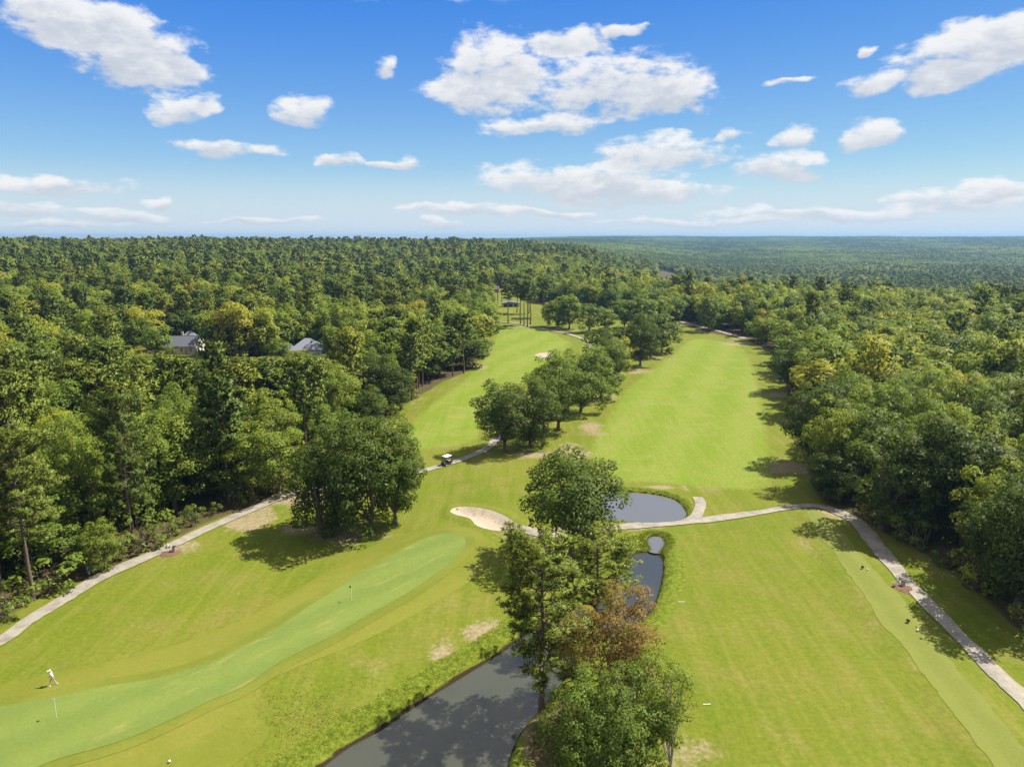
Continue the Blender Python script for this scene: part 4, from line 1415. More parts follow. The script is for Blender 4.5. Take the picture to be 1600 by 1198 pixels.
def ring_pts(key, lo, hi, n, seed, cond=None):
    r = np.random.default_rng(seed)
    p = SHAPES[key]
    a, b = p.min(0) - hi, p.max(0) + hi
    q = r.uniform(a, b, (n, 2))
    s = sd_box(q[:, 0], q[:, 1], key, hi + 2)
    m = (s > lo) & (s < hi)
    if cond is not None:
        m &= cond(q[:, 0], q[:, 1])
    return q[m]


def left_bank(x, y):
    return (x < 2.0 + (y - 78) * 0.9) & (y > 52)


q1 = ring_pts('canal', 0.25, 3.6, 60000, 1, left_bank)
q2 = ring_pts('canal', 0.2, 2.0, 30000, 2, lambda x, y: (~left_bank(x, y)) & (y > 70))
q3 = ring_pts('pond', 0.2, 1.5, 6000, 3)
q4 = ring_pts('pool', 0.15, 1.6, 2500, 4)
qq = np.concatenate([q1, q2, q3, q4])
gr = np.random.default_rng(3)
tufts('bank_grass', qq, gr.uniform(0.05, 0.15, len(qq)), M_GRASSBLADE, 5, 'bright uncut grass along the banks of canal and ponds', 'grass', 0.55, 0.2, 7, 0.024)
wq = gr.normal(0, 1, (900, 2)) * np.array([3.2, 3.2]) + np.array([-20.5, 61.5])
wq = wq[(sd_box(wq[:, 0], wq[:, 1], 'canal', 9) > 3.5) & (sd_box(wq[:, 0], wq[:, 1], 'green', 9) > 2)]
tufts('rough_weeds', wq, gr.uniform(0.04, 0.12, len(wq)), M_GRASSBLADE, 6, 'pale tufted weeds in the hollow between green and canal', 'weeds', 0.8, 0.3, 6, 0.05)

# ------------------------------------------------------------------ small builders
class MB:
    def __init__(self):
        self.v, self.f = [], []

    def add(self, v, f):
        b = len(self.v)
        self.v += [tuple(p) for p in v]
        self.f += [tuple(i + b for i in q) for q in f]
        return self

    def box(self, x0, x1, y0, y1, z0, z1, top=1.0, tilt=0.0):
        cx, cy = (x0 + x1) / 2, (y0 + y1) / 2
        v = [(x0, y0, z0), (x1, y0, z0), (x1, y1, z0), (x0, y1, z0)]
        v += [(cx + (a - cx) * top + tilt, cy + (b - cy) * top, z1) for a, b, _ in v]
        return self.add(v, [(3, 2, 1, 0), (4, 5, 6, 7), (0, 1, 5, 4), (1, 2, 6, 5), (2, 3, 7, 6), (3, 0, 4, 7)])

    def tube(self, pts, rad, n=8, cap=True):
        pts = np.asarray(pts, float)
        rad = np.full(len(pts), rad) if np.isscalar(rad) else np.asarray(rad)
        tan = unit(np.gradient(pts, axis=0))
        ref = np.array([0.23, 0.11, 0.97]) if abs(float(tan[0][2])) < 0.9 else np.array([1.0, 0.1, 0.0])
        a = unit(np.cross(tan, ref))
        b = np.cross(tan, a)
        V, F_ = [], []
        for i in range(len(pts)):
            for k in range(n):
                t = 2 * math.pi * k / n
                V.append(pts[i] + rad[i] * (math.cos(t) * a[i] + math.sin(t) * b[i]))
        for i in range(len(pts) - 1):
            for k in range(n):
                F_.append((i * n + k, i * n + (k + 1) % n, (i + 1) * n + (k + 1) % n, (i + 1) * n + k))
        if cap:
            F_.append(tuple(range(n - 1, -1, -1)))
            F_.append(tuple(range((len(pts) - 1) * n, len(pts) * n)))
        return self.add(V, F_)

    def prism(self, prof, y0, y1):
        """profile in x,z pushed along y"""
        n = len(prof)
        v = [(a, y0, b) for a, b in prof] + [(a, y1, b) for a, b in prof]
        f = [tuple(range(n)), tuple(range(2 * n - 1, n - 1, -1))]
        f += [(i, i + n, (i + 1) % n + n, (i + 1) % n) for i in range(n)]
        return self.add(v, f)

    def ball(self, c, r, n=10, m=6, sz=1.0):
        V = [(c[0], c[1], c[2] - r * sz)]
        for j in range(1, m):
            t = math.pi * j / m
            for k in range(n):
                p = 2 * math.pi * k / n
                V.append((c[0] + r * math.sin(t) * math.cos(p), c[1] + r * math.sin(t) * math.sin(p), c[2] - r * sz * math.cos(t)))
        V.append((c[0], c[1], c[2] + r * sz))
        F_ = [(0, 1 + (k + 1) % n, 1 + k) for k in range(n)]
        for j in range(m - 2):
            for k in range(n):
                a = 1 + j * n
                F_.append((a + k, a + (k + 1) % n, a + n + (k + 1) % n, a + n + k))
        e = len(V) - 1
        a = 1 + (m - 2) * n
        F_ += [(a + k, a + (k + 1) % n, e) for k in range(n)]
        return self.add(V, F_)

    def build(self, name, mat, parent=None, smooth=False, bevel=0.0, **props):
        me_ = bpy.data.meshes.new(name)
        me_.from_pydata(self.v, [], self.f)
        me_.materials.append(mat)
        bm = bmesh.new()
        bm.from_mesh(me_)
        bmesh.ops.recalc_face_normals(bm, faces=bm.faces)
        if bevel:
            bmesh.ops.bevel(bm, geom=list(bm.edges), offset=bevel, segments=2, affect='EDGES', profile=0.5)
        bm.to_mesh(me_)
        bm.free()
        if smooth:
            me_.polygons.foreach_set('use_smooth', np.ones(len(me_.polygons), bool))
        return link(name, me_, parent, **props)


# low shrubs along the rims of the woods
srng = np.random.default_rng(77)
SHR = [broadleaf(480 + i, 3.0, 2.0, -0.05, lobes=34, per=70, leaf=(0.1, 0.2), lobe_r=(0.4, 0.75), limbs=8, sides=5, trunk_r=0.06, n_trunks=2) for i in range(3)]
SHR = [(crown_mesh('shrub_foliage', *b[:3], b[5], M_LEAF), trunk_mesh('shrub_stem', b[3], b[4], M_BARK)) for b in SHR]
RIM_L = [(-62.6, 80.5), (-61.9, 87.5), (-58.8, 97.0), (-56.6, 101.5), (-54.6, 106.0), (-52.9, 110.5), (-51.0, 114.0), (-48.4, 119.0), (-45.6, 124.5), (-44.0, 129.0), (-42.2, 134.5), (-41.0, 141.0), (-39.5, 148.5), (-37.4, 158.0), (-35.4, 168.0), (-33.6, 178.5), (-31.4, 190.0), (-28.6, 203.0)]
RIM_R = [(60.0, 100.5), (61.8, 94.0), (62.6, 87.8), (61.4, 75.0), (60.2, 113.5), (57.4, 126.5), (62.0, 136.0), (66.4, 148.5), (70.5, 160.0), (73.5, 172.0), (78.0, 186.0)]
ORDL = ['nearest', 'second', 'third', 'fourth', 'fifth', 'sixth', 'seventh', 'eighth', 'ninth', 'tenth', 'eleventh', 'twelfth', 'thirteenth', 'fourteenth', 'fifteenth', 'sixteenth', 'seventeenth', 'farthest']
for side, rimp in (('left', RIM_L), ('right', sorted(RIM_R, key=lambda q: q[1]))):
    for k, (x_, y_) in enumerate(rimp):
        o = thing('shrub', f"{ORDL[k] if k < len(rimp) - 1 else 'farthest'} low shrub along the foot of the {side} wood", 'shrub', (x_, y_, H1(x_, y_)), srng.uniform(0, 6.28), f'low shrubs along the {side} wood')
        q_ = srng.uniform(0.8, 2.2)
        o.scale = (q_, q_, q_ * srng.uniform(0.8, 1.25))
        c_, t_ = SHR[srng.integers(0, 3)]
        link('stem', t_, o)
        link('foliage', c_, o)['tint'] = float(srng.uniform(0.15, 0.6))

M_WHITE = simple('white_paint', (0.78, 0.77, 0.74), 0.5, 0.4, nscale=3, namt=0.06)
M_CREAM = simple('cream_siding', (0.5, 0.45, 0.33), 0.75, 0.2, nscale=2, namt=0.12)
M_SHINGLE = simple('grey_shingle', (0.1, 0.105, 0.115), 0.9, 0.15, nscale=6, namt=0.3, bump=0.02)
M_SHINGLE2 = simple('blue_grey_shingle', (0.17, 0.18, 0.2), 0.9, 0.15, nscale=6, namt=0.25, bump=0.02)
M_BROWNROOF = simple('brown_shingle', (0.13, 0.085, 0.065), 0.9, 0.15, nscale=6, namt=0.3)
M_BRICK = simple('pink_brick', (0.36, 0.25, 0.2), 0.9, 0.15, nscale=5, namt=0.25)
M_GLASS = simple('dark_window', (0.03, 0.04, 0.05), 0.08, 0.6)
M_DARK = simple('dark_plastic', (0.025, 0.025, 0.028), 0.5, 0.4)
M_RUBBER = simple('rubber', (0.02, 0.02, 0.02), 0.85, 0.2)
M_CARTBODY = simple('charcoal_cart_paint', (0.035, 0.033, 0.03), 0.3, 0.5)
M_GREYMETAL = simple('grey_metal', (0.35, 0.35, 0.34), 0.4, 0.5, 0.6)
M_SEAT = simple('beige_vinyl', (0.4, 0.36, 0.3), 0.6, 0.3)
M_BLUE = simple('blue_paint', (0.1, 0.22, 0.42), 0.45, 0.4, nscale=6, namt=0.15)
M_WOOD = simple('weathered_board', (0.42, 0.37, 0.29), 0.9, 0.1, nscale=8, namt=0.3)
M_SHIRT = simple('pale_blue_shirt', (0.5, 0.58, 0.68), 0.85, 0.1, nscale=14, namt=0.1)
M_SHORTS = simple('grey_shorts', (0.3, 0.29, 0.3), 0.85, 0.1, nscale=14, namt=0.1)
M_SKIN = simple('skin', (0.48, 0.27, 0.18), 0.6, 0.3)
M_HAIR = simple('brown_hair', (0.07, 0.045, 0.03), 0.7, 0.2)
M_LAMP = simple('lens', (0.6, 0.6, 0.58), 0.15, 0.6)
M_FLAGW = simple('white_flag', (0.75, 0.75, 0.72), 0.8, 0.1)
M_FLAGD = simple('dark_flag', (0.03, 0.05, 0.03), 0.8, 0.1)


# ------------------------------------------------------------------ houses
def window(parent, x, y, z, w, h, axis_):
    """a framed window on a wall whose outside is towards -y ('y') or +x ('x')"""
    f, p, m_ = MB(), MB(), MB()
    if axis_ == 'y':
        f.box(x - w / 2 - 0.1, x + w / 2 + 0.1, y - 0.08, y + 0.02, z - h / 2 - 0.1, z + h / 2 + 0.1)
        p.box(x - w / 2, x + w / 2, y - 0.095, y - 0.075, z - h / 2, z + h / 2)
        m_.box(x - 0.03, x + 0.03, y - 0.12, y - 0.09, z - h / 2, z + h / 2).box(x - w / 2, x + w / 2, y - 0.115, y - 0.09, z - 0.03, z + 0.03)
    else:
        f.box(x - 0.02, x + 0.08, y - w / 2 - 0.1, y + w / 2 + 0.1, z - h / 2 - 0.1, z + h / 2 + 0.1)
        p.box(x + 0.075, x + 0.095, y - w / 2, y + w / 2, z - h / 2, z + h / 2)
        m_.box(x + 0.09, x + 0.12, y - 0.03, y + 0.03, z - h / 2, z + h / 2).box(x + 0.09, x + 0.115, y - w / 2, y + w / 2, z - 0.03, z + 0.03)
    o = f.build('window', M_WHITE, parent)
    p.build('pane', M_GLASS, o)
    m_.build('glazing_bar', M_WHITE, o)


def gable_house(name, label, loc, rz, L, W, hw, hr, wall_m, gable_m, roof_m):
    t = thing(name, label, 'house', loc, rz)
    MB().box(-L / 2, L / 2, -W / 2, W / 2, -1.0, hw).build('wall', wall_m, t)
    # gable ends stand a touch proud of the walls
    for sx in (-1, 1):
        x0 = sx * L / 2
        g_ = MB()
        v = [(x0 + sx * 0.03, -W / 2 + 0.02, -0.6), (x0 + sx * 0.03, W / 2 - 0.02, -0.6), (x0 + sx * 0.03, W / 2 - 0.02, hw), (x0 + sx * 0.03, 0, hr - 0.12), (x0 + sx * 0.03, -W / 2 + 0.02, hw)]
        v2 = [(x0 - sx * 0.2, b, c) for a, b, c in v]
        g_.add(v + v2, [(0, 1, 2, 3, 4), (9, 8, 7, 6, 5)] + [(i, (i + 1) % 5, (i + 1) % 5 + 5, i + 5) for i in range(5)])
        go_ = g_.build('gable', gable_m, t)
        vent = MB().box(x0 + sx * 0.03, x0 + sx * 0.09, -0.35, 0.35, hr - 1.7, hr - 0.9) if sx > 0 else None
        if vent:
            vent.build('vent', M_GREYMETAL, go_)
    ov = 0.45
    k = (hr - hw) / (W / 2)
    rf = MB()
    for s in (-1, 1):
        e = s * (W / 2 + ov)
        ze = hw - k * ov
        v = [(-L / 2 - ov, 0, hr), (L / 2 + ov, 0, hr), (L / 2 + ov, e, ze), (-L / 2 - ov, e, ze)]
        v += [(a, b, c + 0.18) for a, b, c in v]
        rf.add(v, [(0, 1, 2, 3), (7, 6, 5, 4), (0, 4, 5, 1), (1, 5, 6, 2), (2, 6, 7, 3), (3, 7, 4, 0)])
    ro = rf.build('roof', roof_m, t)
    MB().box(-L / 2 - ov, L / 2 + ov, -0.12, 0.12, hr + 0.1, hr + 0.24).build('ridge_cap', roof_m, ro)
    return t, ro


def hip_roof(L, W, hw, hr, ov=0.5):
    m_ = MB()
    a, b = L / 2 + ov, W / 2 + ov
    rl = max(0.3, (L - W) / 2)
    v = [(-a, -b, hw), (a, -b, hw), (a, b, hw), (-a, b, hw), (-rl, 0, hr), (rl, 0, hr)]
    low = [(-a, -b, hw - 0.2), (a, -b, hw - 0.2), (a, b, hw - 0.2), (-a, b, hw - 0.2)]
    m_.add(v + low, [(0, 1, 5, 4), (1, 2, 5), (2, 3, 4, 5), (3, 0, 4), (6, 7, 1, 0), (7, 8, 2, 1), (8, 9, 3, 2), (9, 6, 0, 3), (9, 8, 7, 6)])
    return m_


def gz(x, y, dz=0.0):
    return (x, y, H1(x, y) + dz)


h1, r1 = gable_house('house', 'house with dark grey roof and white gable end in the left wood', gz(-130.0, 280.0), 0.05, 11.5, 8.6, 3.2, 6.6, M_CREAM, M_WHITE, M_SHINGLE)
for wx_ in (-3.6, 0.2, 3.8):
    window(h1, wx_, -4.3, 1.7, 1.1, 1.4, 'y')
window(h1, 5.78, -1.6, 1.7, 1.0, 1.4, 'x')
window(h1, 5.78, 1.8, 1.7, 1.0, 1.4, 'x')
d_ = MB().box(1.5, 2.5, -4.4, -4.28, 0.1, 2.25).build('door', M_BRICK, h1)
MB().ball((2.35, -4.44, 1.15), 0.05).build('handle', M_GREYMETAL, d_)
hb = hip_roof(9.0, 7.5, 3.6, 7.6)
hb.v = [(a - 0.5, b + 7.6, c) for a, b, c in hb.v]
hb.build('rear_roof', M_SHINGLE2, h1)
MB().box(-4.8, 3.8, 4.5, 11.2, -1, 3.45).build('rear_wall', M_CREAM, h1)
MB().box(-2.0, -1.2, 2.0, 2.8, 5.0, 7.9).build('chimney', M_BRICK, r1)

h2 = thing('house', 'house with pale blue grey hip roof and white walls in the left wood', 'house', gz(-79.5, 274.0), 0.12)
MB().box(-6, 6, -5, 5, -1, 3.3).build('wall', M_WHITE, h2)
r2 = hip_roof(12, 10, 3.4, 7.4).build('roof', M_SHINGLE2, h2)
MB().box(1.6, 2.0, -2.2, -1.8, 5.0, 6.6).build('vent_pipe', M_DARK, r2)
MB().box(-9.8, -6.05, -1.0, 5.0, -1, 3.0).build('side_wing', M_CREAM, h2)
sw = hip_roof(4.2, 6.2, 3.05, 5.6, 0.4)
sw.v = [(a - 8.0, b + 2.0, c) for a, b, c in sw.v]
sw.build('wing_roof', M_SHINGLE, h2)
for wx_ in (-4.0, 0.0):
    window(h2, wx_, -5.0, 1.8, 1.2, 1.5, 'y')
window(h2, 6.0, -2.0, 1.8, 1.1, 1.4, 'x')
window(h2, 6.0, 2.0, 1.8, 1.1, 1.4, 'x')
gd = MB().box(2.2, 5.0, -5.1, -4.98, 0.0, 2.4).build('garage_door', M_CREAM, h2)
for k in range(3):
    MB().box(2.3, 4.9, -5.13, -5.09, 0.1 + 0.78 * k, 0.78 + 0.78 * k).build('door_panel', M_CREAM, gd)

h3, r3 = gable_house('house', 'small far house with brown roof beyond the farthest green', gz(-17.5, 612.0), 0.1, 12, 8, 3.0, 5.6, M_BRICK, M_BRICK, M_BROWNROOF)
window(h3, -3.0, -4.0, 1.6, 1.2, 1.3, 'y')
window(h3, 2.0, -4.0, 1.6, 1.2, 1.3, 'y')

sh = thing('shed', 'low grey shed behind the tight group of pines', 'shed', gz(-1.0, 486.0), 0.05)
MB().box(-6, 6, -2.5, 2.5, -0.6, 2.4).build('wall', M_CREAM, sh)
MB().prism([(-6.5, 2.45), (6.5, 2.45), (6.5, 2.7), (0, 3.7), (-6.5, 2.7)], -3, 3).build('roof', M_SHINGLE2, sh)
for k in range(3):
    MB().box(-4.6 + 3.4 * k, -2.2 + 3.4 * k, -2.6, -2.47, -0.1, 2.1).build('door', M_DARK, sh)

bs = broadleaf(470, 1.7, 1.1, 0.0, lobes=16, per=60, leaf=(0.08, 0.16), lobe_r=(0.25, 0.45), limbs=6, sides=5, trunk_r=0.06)
bush_c = crown_mesh('bush_crown', *bs[:3], bs[5], M_LEAF)
bush_t = trunk_mesh('bush_stem', bs[3], bs[4], M_BARK)
for x_, y_, w_ in ((-12.4, 502.5, 'leftmost'), (-10.2, 502.5, 'second'), (-7.0, 502.5, 'third'), (-4.8, 502.0, 'fourth')):
    o = thing('shrub', f'{w_} of four dark clipped shrubs in a far row left of the shed', 'shrub', gz(x_, y_), x_, 'clipped shrubs in a far row')
    o.scale = (1.1, 1.1, 1.2)
    link('stem', bush_t, o)
    link('foliage', bush_c, o)['tint'] = 0.05


# ------------------------------------------------------------------ golf cart
def golf_cart(loc, rz):
    """front towards +x"""
    t = thing('golf_cart', 'charcoal golf cart with white roof driving on the cart path', 'golf cart', loc, rz)
    body = MB().prism([(-1.15, 0.3), (-1.15, 0.72), (-0.95, 0.82), (-0.1, 0.8), (-0.02, 0.42), (0.62, 0.42), (0.72, 0.86), (0.86, 0.9), (1.12, 0.72), (1.2, 0.5), (1.18, 0.3)], -0.56, 0.56).build('body', M_CARTBODY, t, bevel=0.02)
    MB().box(1.19, 1.26, -0.5, 0.5, 0.3, 0.46).build('front_bumper', M_DARK, t)
    MB().box(-1.24, -1.15, -0.52, 0.52, 0.3, 0.5).build('rear_bumper', M_GREYMETAL, t)
    st = MB().box(-0.72, -0.12, -0.5, 0.5, 0.82, 0.95).build('seat', M_SEAT, t, bevel=0.03)
    MB().box(-0.82, -0.72, -0.5, 0.5, 0.95, 1.35).build('backrest', M_SEAT, st, bevel=0.03)
    MB().box(-0.98, 0.82, -0.62, 0.62, 1.86, 1.94, top=0.94).build('roof', M_WHITE, t, bevel=0.02)
    for sy in (-1, 1):
        MB().tube([(0.72, sy * 0.52, 0.86), (0.58, sy * 0.55, 1.4), (0.5, sy * 0.55, 1.86)], 0.022).build('roof_post', M_DARK, t)
        MB().tube([(-0.9, sy * 0.52, 0.8), (-0.86, sy * 0.55, 1.86)], 0.022).build('roof_post', M_DARK, t)
        MB().ball((1.15, sy * 0.4, 0.62), 0.075).build('headlight', M_LAMP, t)
        MB().box(-1.17, -1.14, sy * 0.45 - 0.06, sy * 0.45 + 0.06, 0.56, 0.68).build('tail_light', M_BRICK, t)
        for x in (-0.78, 0.82):
            w = MB().tube([(x, sy * 0.46, 0.23), (x, sy * 0.64, 0.23)], 0.23, 16).build('wheel', M_RUBBER, t)
            MB().tube([(x, sy * 0.62, 0.23), (x, sy * 0.66, 0.23)], 0.12, 12).build('rim', M_LAMP, w)
    a = np.linspace(0, 2 * math.pi, 17)
    c = np.array([0.42, 0.26, 1.02])
    MB().tube([(c[0] + 0.09 * math.sin(k), c[1] + 0.17 * math.cos(k), c[2] + 0.15 * math.sin(k)) for k in a], 0.015, 6, False).build('steering_wheel', M_DARK, t)
    MB().tube([(0.7, 0.26, 0.75), (0.42, 0.26, 1.02)], 0.02).build('steering_column', M_DARK, t)
    for sy in (-0.22, 0.2):
        b = MB().tube([(-1.12, sy, 0.7), (-1.24, sy, 1.5)], [0.12, 0.14], 10).build('golf_bag', M_DARK, t)
        for k in range(3):
            MB().tube([(-1.2 + 0.03 * k, sy - 0.05 + 0.05 * k, 1.48), (-1.28 + 0.03 * k, sy - 0.07 + 0.06 * k, 1.72)], 0.02, 6).build('club', M_GREYMETAL, b)
    # windscreen frame
    MB().tube([(0.66, -0.5, 1.08), (0.66, 0.5, 1.08)], 0.015, 6).build('windscreen_rail', M_DARK, t)


golf_cart(gz(-13.5, 140.8, 0.1), math.radians(232))


# ------------------------------------------------------------------ golfer
def skin_obj(name, nodes, edges, mat, parent, sub=2, root=0):
    me_ = bpy.data.meshes.new(name)
    me_.from_pydata([n[:3] for n in nodes], edges, [])
    me_.materials.append(mat)
    o = link(name, me_, parent)
    md_ = o.modifiers.new('skin', 'SKIN')
    md_.use_smooth_shade = True
    for i, n in enumerate(nodes):
        sv = me_.skin_vertices[0].data[i]
        rr = n[3] if isinstance(n[3], tuple) else (n[3], n[3])
        sv.radius = rr
        sv.use_root = (i == root)
    s_ = o.modifiers.new('sub', 'SUBSURF')
    s_.levels = s_.render_levels = sub
    return o


def golfer(loc, rz):
    """facing +x, leaning a little forward in mid stride"""
    t = thing('person', 'person in pale shirt, grey shorts and white cap walking beside the green', 'person', loc, rz)
    J = dict(pelvis=(0, 0, 0.95, (0.16, 0.12)), waist=(0.02, 0, 1.1, (0.15, 0.11)), chest=(0.06, 0, 1.3, (0.18, 0.12)), neckb=(0.1, 0, 1.46, (0.075, 0.07)), neck=(0.12, 0, 1.52, 0.055), head=(0.15, 0, 1.62, (0.085, 0.095)), crown=(0.15, 0, 1.72, (0.075, 0.085)))
    for s, nm, fx, kx in ((1, 'l', 0.28, 0.2), (-1, 'r', -0.3, -0.06)):
        J['hip' + nm] = (0, s * 0.1, 0.9, 0.095)
        J['knee' + nm] = (kx, s * 0.11, 0.5, 0.062)
        J['ank' + nm] = (fx, s * 0.11, 0.09, 0.04)
        J['toe' + nm] = (fx + 0.18, s * 0.13, 0.04, 0.035)
        J['sho' + nm] = (0.07, s * 0.19, 1.41, 0.065)
        J['elb' + nm] = (0.02 - s * 0.1, s * 0.26, 1.13, 0.045)
        J['wri' + nm] = (0.2 - s * 0.1, s * 0.25, 0.93, 0.03)
        J['palm' + nm] = (0.25 - s * 0.1, s * 0.245, 0.86, (0.032, 0.018))
        for k in range(4):
            L_ = (0.075, 0.088, 0.082, 0.065)[k]
            a = (k - 1.5) * 0.016
            J[f'f{k}a' + nm] = (0.27 - s * 0.1 + a, s * 0.245, 0.81, 0.0085)
            J[f'f{k}b' + nm] = (0.27 - s * 0.1 + a, s * 0.225, 0.81 - L_ * 0.5, 0.008)
            J[f'f{k}c' + nm] = (0.265 - s * 0.1 + a, s * 0.2, 0.81 - L_ * 0.8, 0.007)
        J['ta' + nm] = (0.27 - s * 0.1 + 0.035, s * 0.235, 0.86, 0.01)
        J['tb' + nm] = (0.27 - s * 0.1 + 0.055, s * 0.225, 0.82, 0.009)
    ks = list(J)
    E_ = [('pelvis', 'waist'), ('waist', 'chest'), ('chest', 'neckb'), ('neckb', 'neck'), ('neck', 'head'), ('head', 'crown')]
    for nm in 'lr':
        E_ += [('pelvis', 'hip' + nm), ('hip' + nm, 'knee' + nm), ('knee' + nm, 'ank' + nm), ('ank' + nm, 'toe' + nm), ('chest', 'sho' + nm), ('sho' + nm, 'elb' + nm), ('elb' + nm, 'wri' + nm), ('wri' + nm, 'palm' + nm)]
        for k in range(4):
            E_ += [('palm' + nm, f'f{k}a' + nm), (f'f{k}a' + nm, f'f{k}b' + nm), (f'f{k}b' + nm, f'f{k}c' + nm)]
        E_ += [('palm' + nm, 'ta' + nm), ('ta' + nm, 'tb' + nm)]
    skin_obj('body', [J[k] for k in ks], [(ks.index(a), ks.index(b)) for a, b in E_], M_SKIN, t)

    def wear(nm, keys, edges_, mat, grow, cut={}):
        nodes = []
        for k in keys:
            p = J[k] if k in J else cut[k]
            rr = p[3] if isinstance(p[3], tuple) else (p[3], p[3])
            nodes.append((*p[:3], tuple(v + grow for v in rr)))
        skin_obj(nm, nodes, [(keys.index(a), keys.index(b)) for a, b in edges_], mat, t)

    mixp = lambda a, b, f: tuple(J[a][i] * (1 - f) + J[b][i] * f for i in range(3))
    sl = {'sl': (*mixp('shol', 'elbl', 0.7), 0.06), 'sr': (*mixp('shor', 'elbr', 0.7), 0.06), 'neckc': (0.1, 0, 1.475, 0.075), 'hem': (0, 0, 0.93, (0.17, 0.125))}
    wear('shirt', ['chest', 'waist', 'hem', 'neckc', 'shol', 'sl', 'shor', 'sr'], [('chest', 'waist'), ('waist', 'hem'), ('chest', 'neckc'), ('chest', 'shol'), ('shol', 'sl'), ('chest', 'shor'), ('shor', 'sr')], M_SHIRT, 0.018, sl)
    lg = {'kl': (*mixp('hipl', 'kneel', 0.85), 0.085), 'kr': (*mixp('hipr', 'kneer', 0.85), 0.085), 'belt': (0.01, 0, 1.02, (0.15, 0.11))}
    wear('shorts', ['pelvis', 'belt', 'hipl', 'kl', 'hipr', 'kr'], [('pelvis', 'belt'), ('pelvis', 'hipl'), ('hipl', 'kl'), ('pelvis', 'hipr'), ('hipr', 'kr')], M_SHORTS, 0.014, lg)
    for s, nm in ((1, 'l'), (-1, 'r')):
        x = J['ank' + nm][0]
        MB().box(x - 0.08, x + 0.24, s * 0.12 - 0.05, s * 0.12 + 0.05, 0.0, 0.1, top=0.8).build('shoe', M_WHITE, t, bevel=0.02)
    cp_ = MB().ball((0.145, 0, 1.705), 0.112, 12, 6, 0.85).build('cap', M_WHITE, t, True)
    MB().box(0.22, 0.37, -0.08, 0.08, 1.68, 1.695).build('peak', M_WHITE, cp_)
    for s in (-1, 1):
        MB().ball((0.15, s * 0.1, 1.615), 0.03, 8, 5).build('ear', M_SKIN, t, True)
        MB().ball((0.24, s * 0.035, 1.635), 0.012, 6, 4).build('eye', M_HAIR, t, True)
    MB().add([(0.235, -0.018, 1.58), (0.235, 0.018, 1.58), (0.275, 0, 1.585), (0.24, 0, 1.635)], [(0, 1, 2), (1, 3, 2), (3, 0, 2), (0, 3, 1)]).build('nose', M_SKIN, t)
    MB().box(0.232, 0.243, -0.025, 0.025, 1.548, 1.556).build('mouth', M_BRICK, t)
    MB().ball((0.1, 0, 1.64), 0.1, 10, 6).build('hair', M_HAIR, t, True)


golfer(gz(-47.7, 66.2, 0.04), math.radians(200))


# ------------------------------------------------------------------ furniture of the course
def flagstick(loc, label, flag_m, rz, two=False):
    t = thing('flagstick', label, 'flag', loc, rz)
    MB().tube([(0, 0, 0), (0, 0, 2.1)], 0.011, 8).build('pole', M_WHITE, t)
    MB().tube([(0, 0, -0.06), (0, 0, 0.012)], 0.06, 14).build('cup', M_DARK, t)
    v = []
    for i in range(6):
        u = i / 5
        dy = 0.05 * math.sin(u * 5)
        for z in (2.09, 1.82):
            v.append((0.012 + 0.34 * u, dy - 0.006, z - 0.1 * u * u))
            v.append((0.012 + 0.34 * u, dy + 0.006, z - 0.1 * u * u))
    f = []
    for i in range(5):
        a, b = i * 4, i * 4 + 4
        f += [(a, b, b + 2, a + 2), (a + 1, a + 3, b + 3, b + 1), (a, a + 1, b + 1, b), (a + 2, b + 2, b + 3, a + 3)]
    f += [(0, 2, 3, 1), (20, 21, 23, 22)]
    MB().add(v, f).build('flag', flag_m, t)
    MB().ball((0, 0, 2.11), 0.02, 8, 5).build('finial', M_WHITE, t)


flagstick(gz(-20.5, 83.6, 0.06), 'flagstick with small dark flag in the middle of the green', M_FLAGD, 2.6)
flagstick(gz(-44.0, 60.9, 0.06), 'flagstick with white flag near the golfer on the green', M_FLAGW, 2.9)


def mulch_bed(x, y, r, label):
    rr = np.random.default_rng(int(abs(x) * 10))
    m_ = MB()
    n = 18
    V = [(0, 0, 0.16)]
    for ring in (0.6, 1.0):
        for k in range(n):
            a = 2 * math.pi * k / n
            q = r * ring * (1 + 0.12 * rr.normal())
            V.append((q * math.cos(a), q * math.sin(a), 0.12 if ring < 1 else -0.03))
    F_ = [(0, 1 + k, 1 + (k + 1) % n) for k in range(n)] + [(1 + k, 1 + n + k, 1 + n + (k + 1) % n, 1 + (k + 1) % n) for k in range(n)]
    o = m_.add(V, F_).build('mulch_bed', M_MULCH, None, label=label, category='flower bed')
    o.location = gz(x, y)


def ball_washer(x, y, rz, label, bin_too):
    t = thing('ball_washer', label, 'ball washer', gz(x, y, 0.1), rz)
    MB().tube([(0, 0, -0.15), (0, 0, 0.95)], 0.06, 10).build('post', M_WHITE, t)
    MB().tube([(0, 0, 0.93), (0, 0, 1.25)], [0.13, 0.13], 12).build('tank', M_WHITE, t)
    MB().ball((0, 0, 1.27), 0.12, 10, 6, 0.6).build('lid', M_GREYMETAL, t)
    MB().tube([(0, 0.11, 1.1), (0, 0.25, 1.14)], 0.03, 8).build('crank', M_DARK, t)
    MB().box(-0.35, 0.35, -0.03, 0.03, 0.5, 0.9).build('hole_sign', M_WOOD, t)
    if bin_too:
        b = thing('litter_bin', 'brown wooden litter bin next to ' + bin_too, 'bin', gz(x + 0.9, y + 0.1, 0.1), rz)
        MB().tube([(0, 0, -0.1), (0, 0, 0.8)], [0.26, 0.3], 14).build('drum', M_BRICK, b)
        MB().tube([(0, 0, 0.8), (0, 0, 0.86)], [0.33, 0.28], 14).build('lid', M_DARK, b)


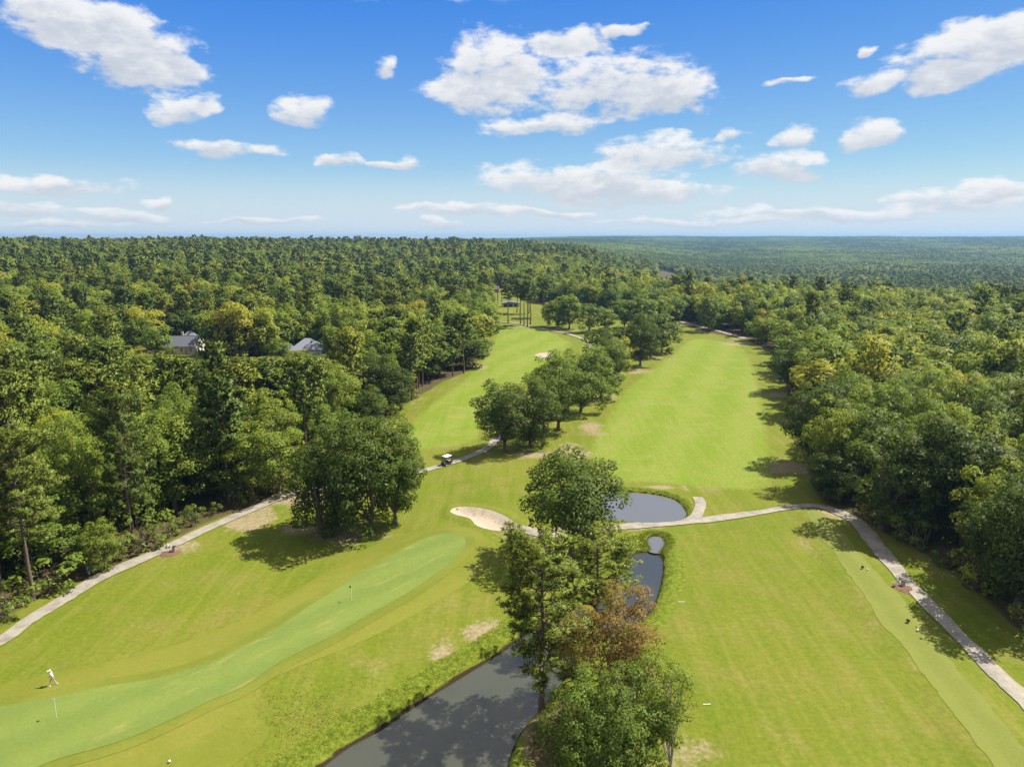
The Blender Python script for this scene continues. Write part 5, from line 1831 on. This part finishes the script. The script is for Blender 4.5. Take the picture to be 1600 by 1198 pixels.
mulch_bed(-51.2, 99.0, 1.7, 'red mulch bed under the white ball washer by the left path')
ball_washer(-51.5, 99.3, 0.4, 'white ball washer post beside the left cart path', 'the left ball washer')
mulch_bed(51.6, 87.4, 1.5, 'mulch bed under the ball washer by the tarred right path')
ball_washer(51.4, 87.7, 1.1, 'pale ball washer post beside the right tee', 'the right ball washer')


def bench(x, y, rz):
    t = thing('park_bench', 'blue bench in the shade beside the left cart path', 'bench', gz(x, y), rz)
    for k in range(3):
        MB().box(-0.9, 0.9, -0.22 + 0.16 * k, -0.09 + 0.16 * k, 0.44, 0.48).build('seat_slat', M_BLUE, t)
    for k in range(3):
        MB().box(-0.9, 0.9, 0.27, 0.31, 0.56 + 0.15 * k, 0.68 + 0.15 * k).build('back_slat', M_BLUE, t)
    for sx in (-0.7, 0.7):
        MB().box(sx - 0.04, sx + 0.04, -0.22, -0.15, -0.1, 0.44).build('leg', M_WHITE, t)
        MB().box(sx - 0.04, sx + 0.04, 0.2, 0.27, -0.1, 1.0).build('leg', M_WHITE, t)


bench(-58.9, 92.9, math.radians(52))


def tee_marker(x, y, mat, label, r):
    t = thing('tee_marker', label, 'tee marker', gz(x, y, 0.03))
    MB().tube([(0, 0, -0.05), (0, 0, 0.1)], 0.04, 8).build('spike', M_DARK, t)
    MB().ball((0, 0, 0.1 + r * 0.9), r, 12, 8).build('ball', mat, t, True)


tee_marker(49.3, 92.8, M_DARK, 'black tee marker at the upper end of the right tee', 0.2)
tee_marker(47.9, 78.5, M_DARK, 'black tee marker halfway down the right tee', 0.22)
tee_marker(48.0, 76.6, M_WHITE, 'small white tee marker just below the lower black one', 0.13)
tee_marker(49.7, 92.2, M_WHITE, 'small white tee marker just below the upper black one', 0.1)
tee_marker(-30.5, 55.3, M_WHITE, 'white marker at the bottom edge below the putting green', 0.1)


def board(x, y, rz, L_, label):
    o = MB().box(-L_ / 2, L_ / 2, -0.06, 0.06, 0.0, 0.04).build('board', M_WOOD, None, label=label, category='board')
    o.location = gz(x, y, 0.02)
    o.rotation_euler = (0.05, 0.0, rz)


board(21.9, 84.3, 0.05, 0.85, 'pale board lying in the grass by the narrow pond')
board(19.6, 63.6, 0.1, 0.8, 'pale board lying in the grass right of the foreground clump')

# ------------------------------------------------------------------ air
hm = bpy.data.materials.new('haze')
hm.use_nodes = True
g = NT(hm.node_tree)
ho = g.n('ShaderNodeOutputMaterial')
hv = g.n('ShaderNodeVolumePrincipled')
hv.inputs['Color'].default_value = (0.2, 0.42, 0.74, 1.0)
hv.inputs['Density'].default_value = 0.000088
hv.inputs['Anisotropy'].default_value = 0.25
g.l(hv.outputs[0], ho.inputs['Volume'])
hm.cycles.homogeneous_volume = True
zlo = float(vz.min()) - 1.5
ztop = float(vz.max()) + 40.0
hz_ = MB().box(-9800, 9800, -1000, 10800, zlo, ztop).build('haze', hm, None, kind='stuff', label='thin blue summer haze over the whole valley', category='haze')
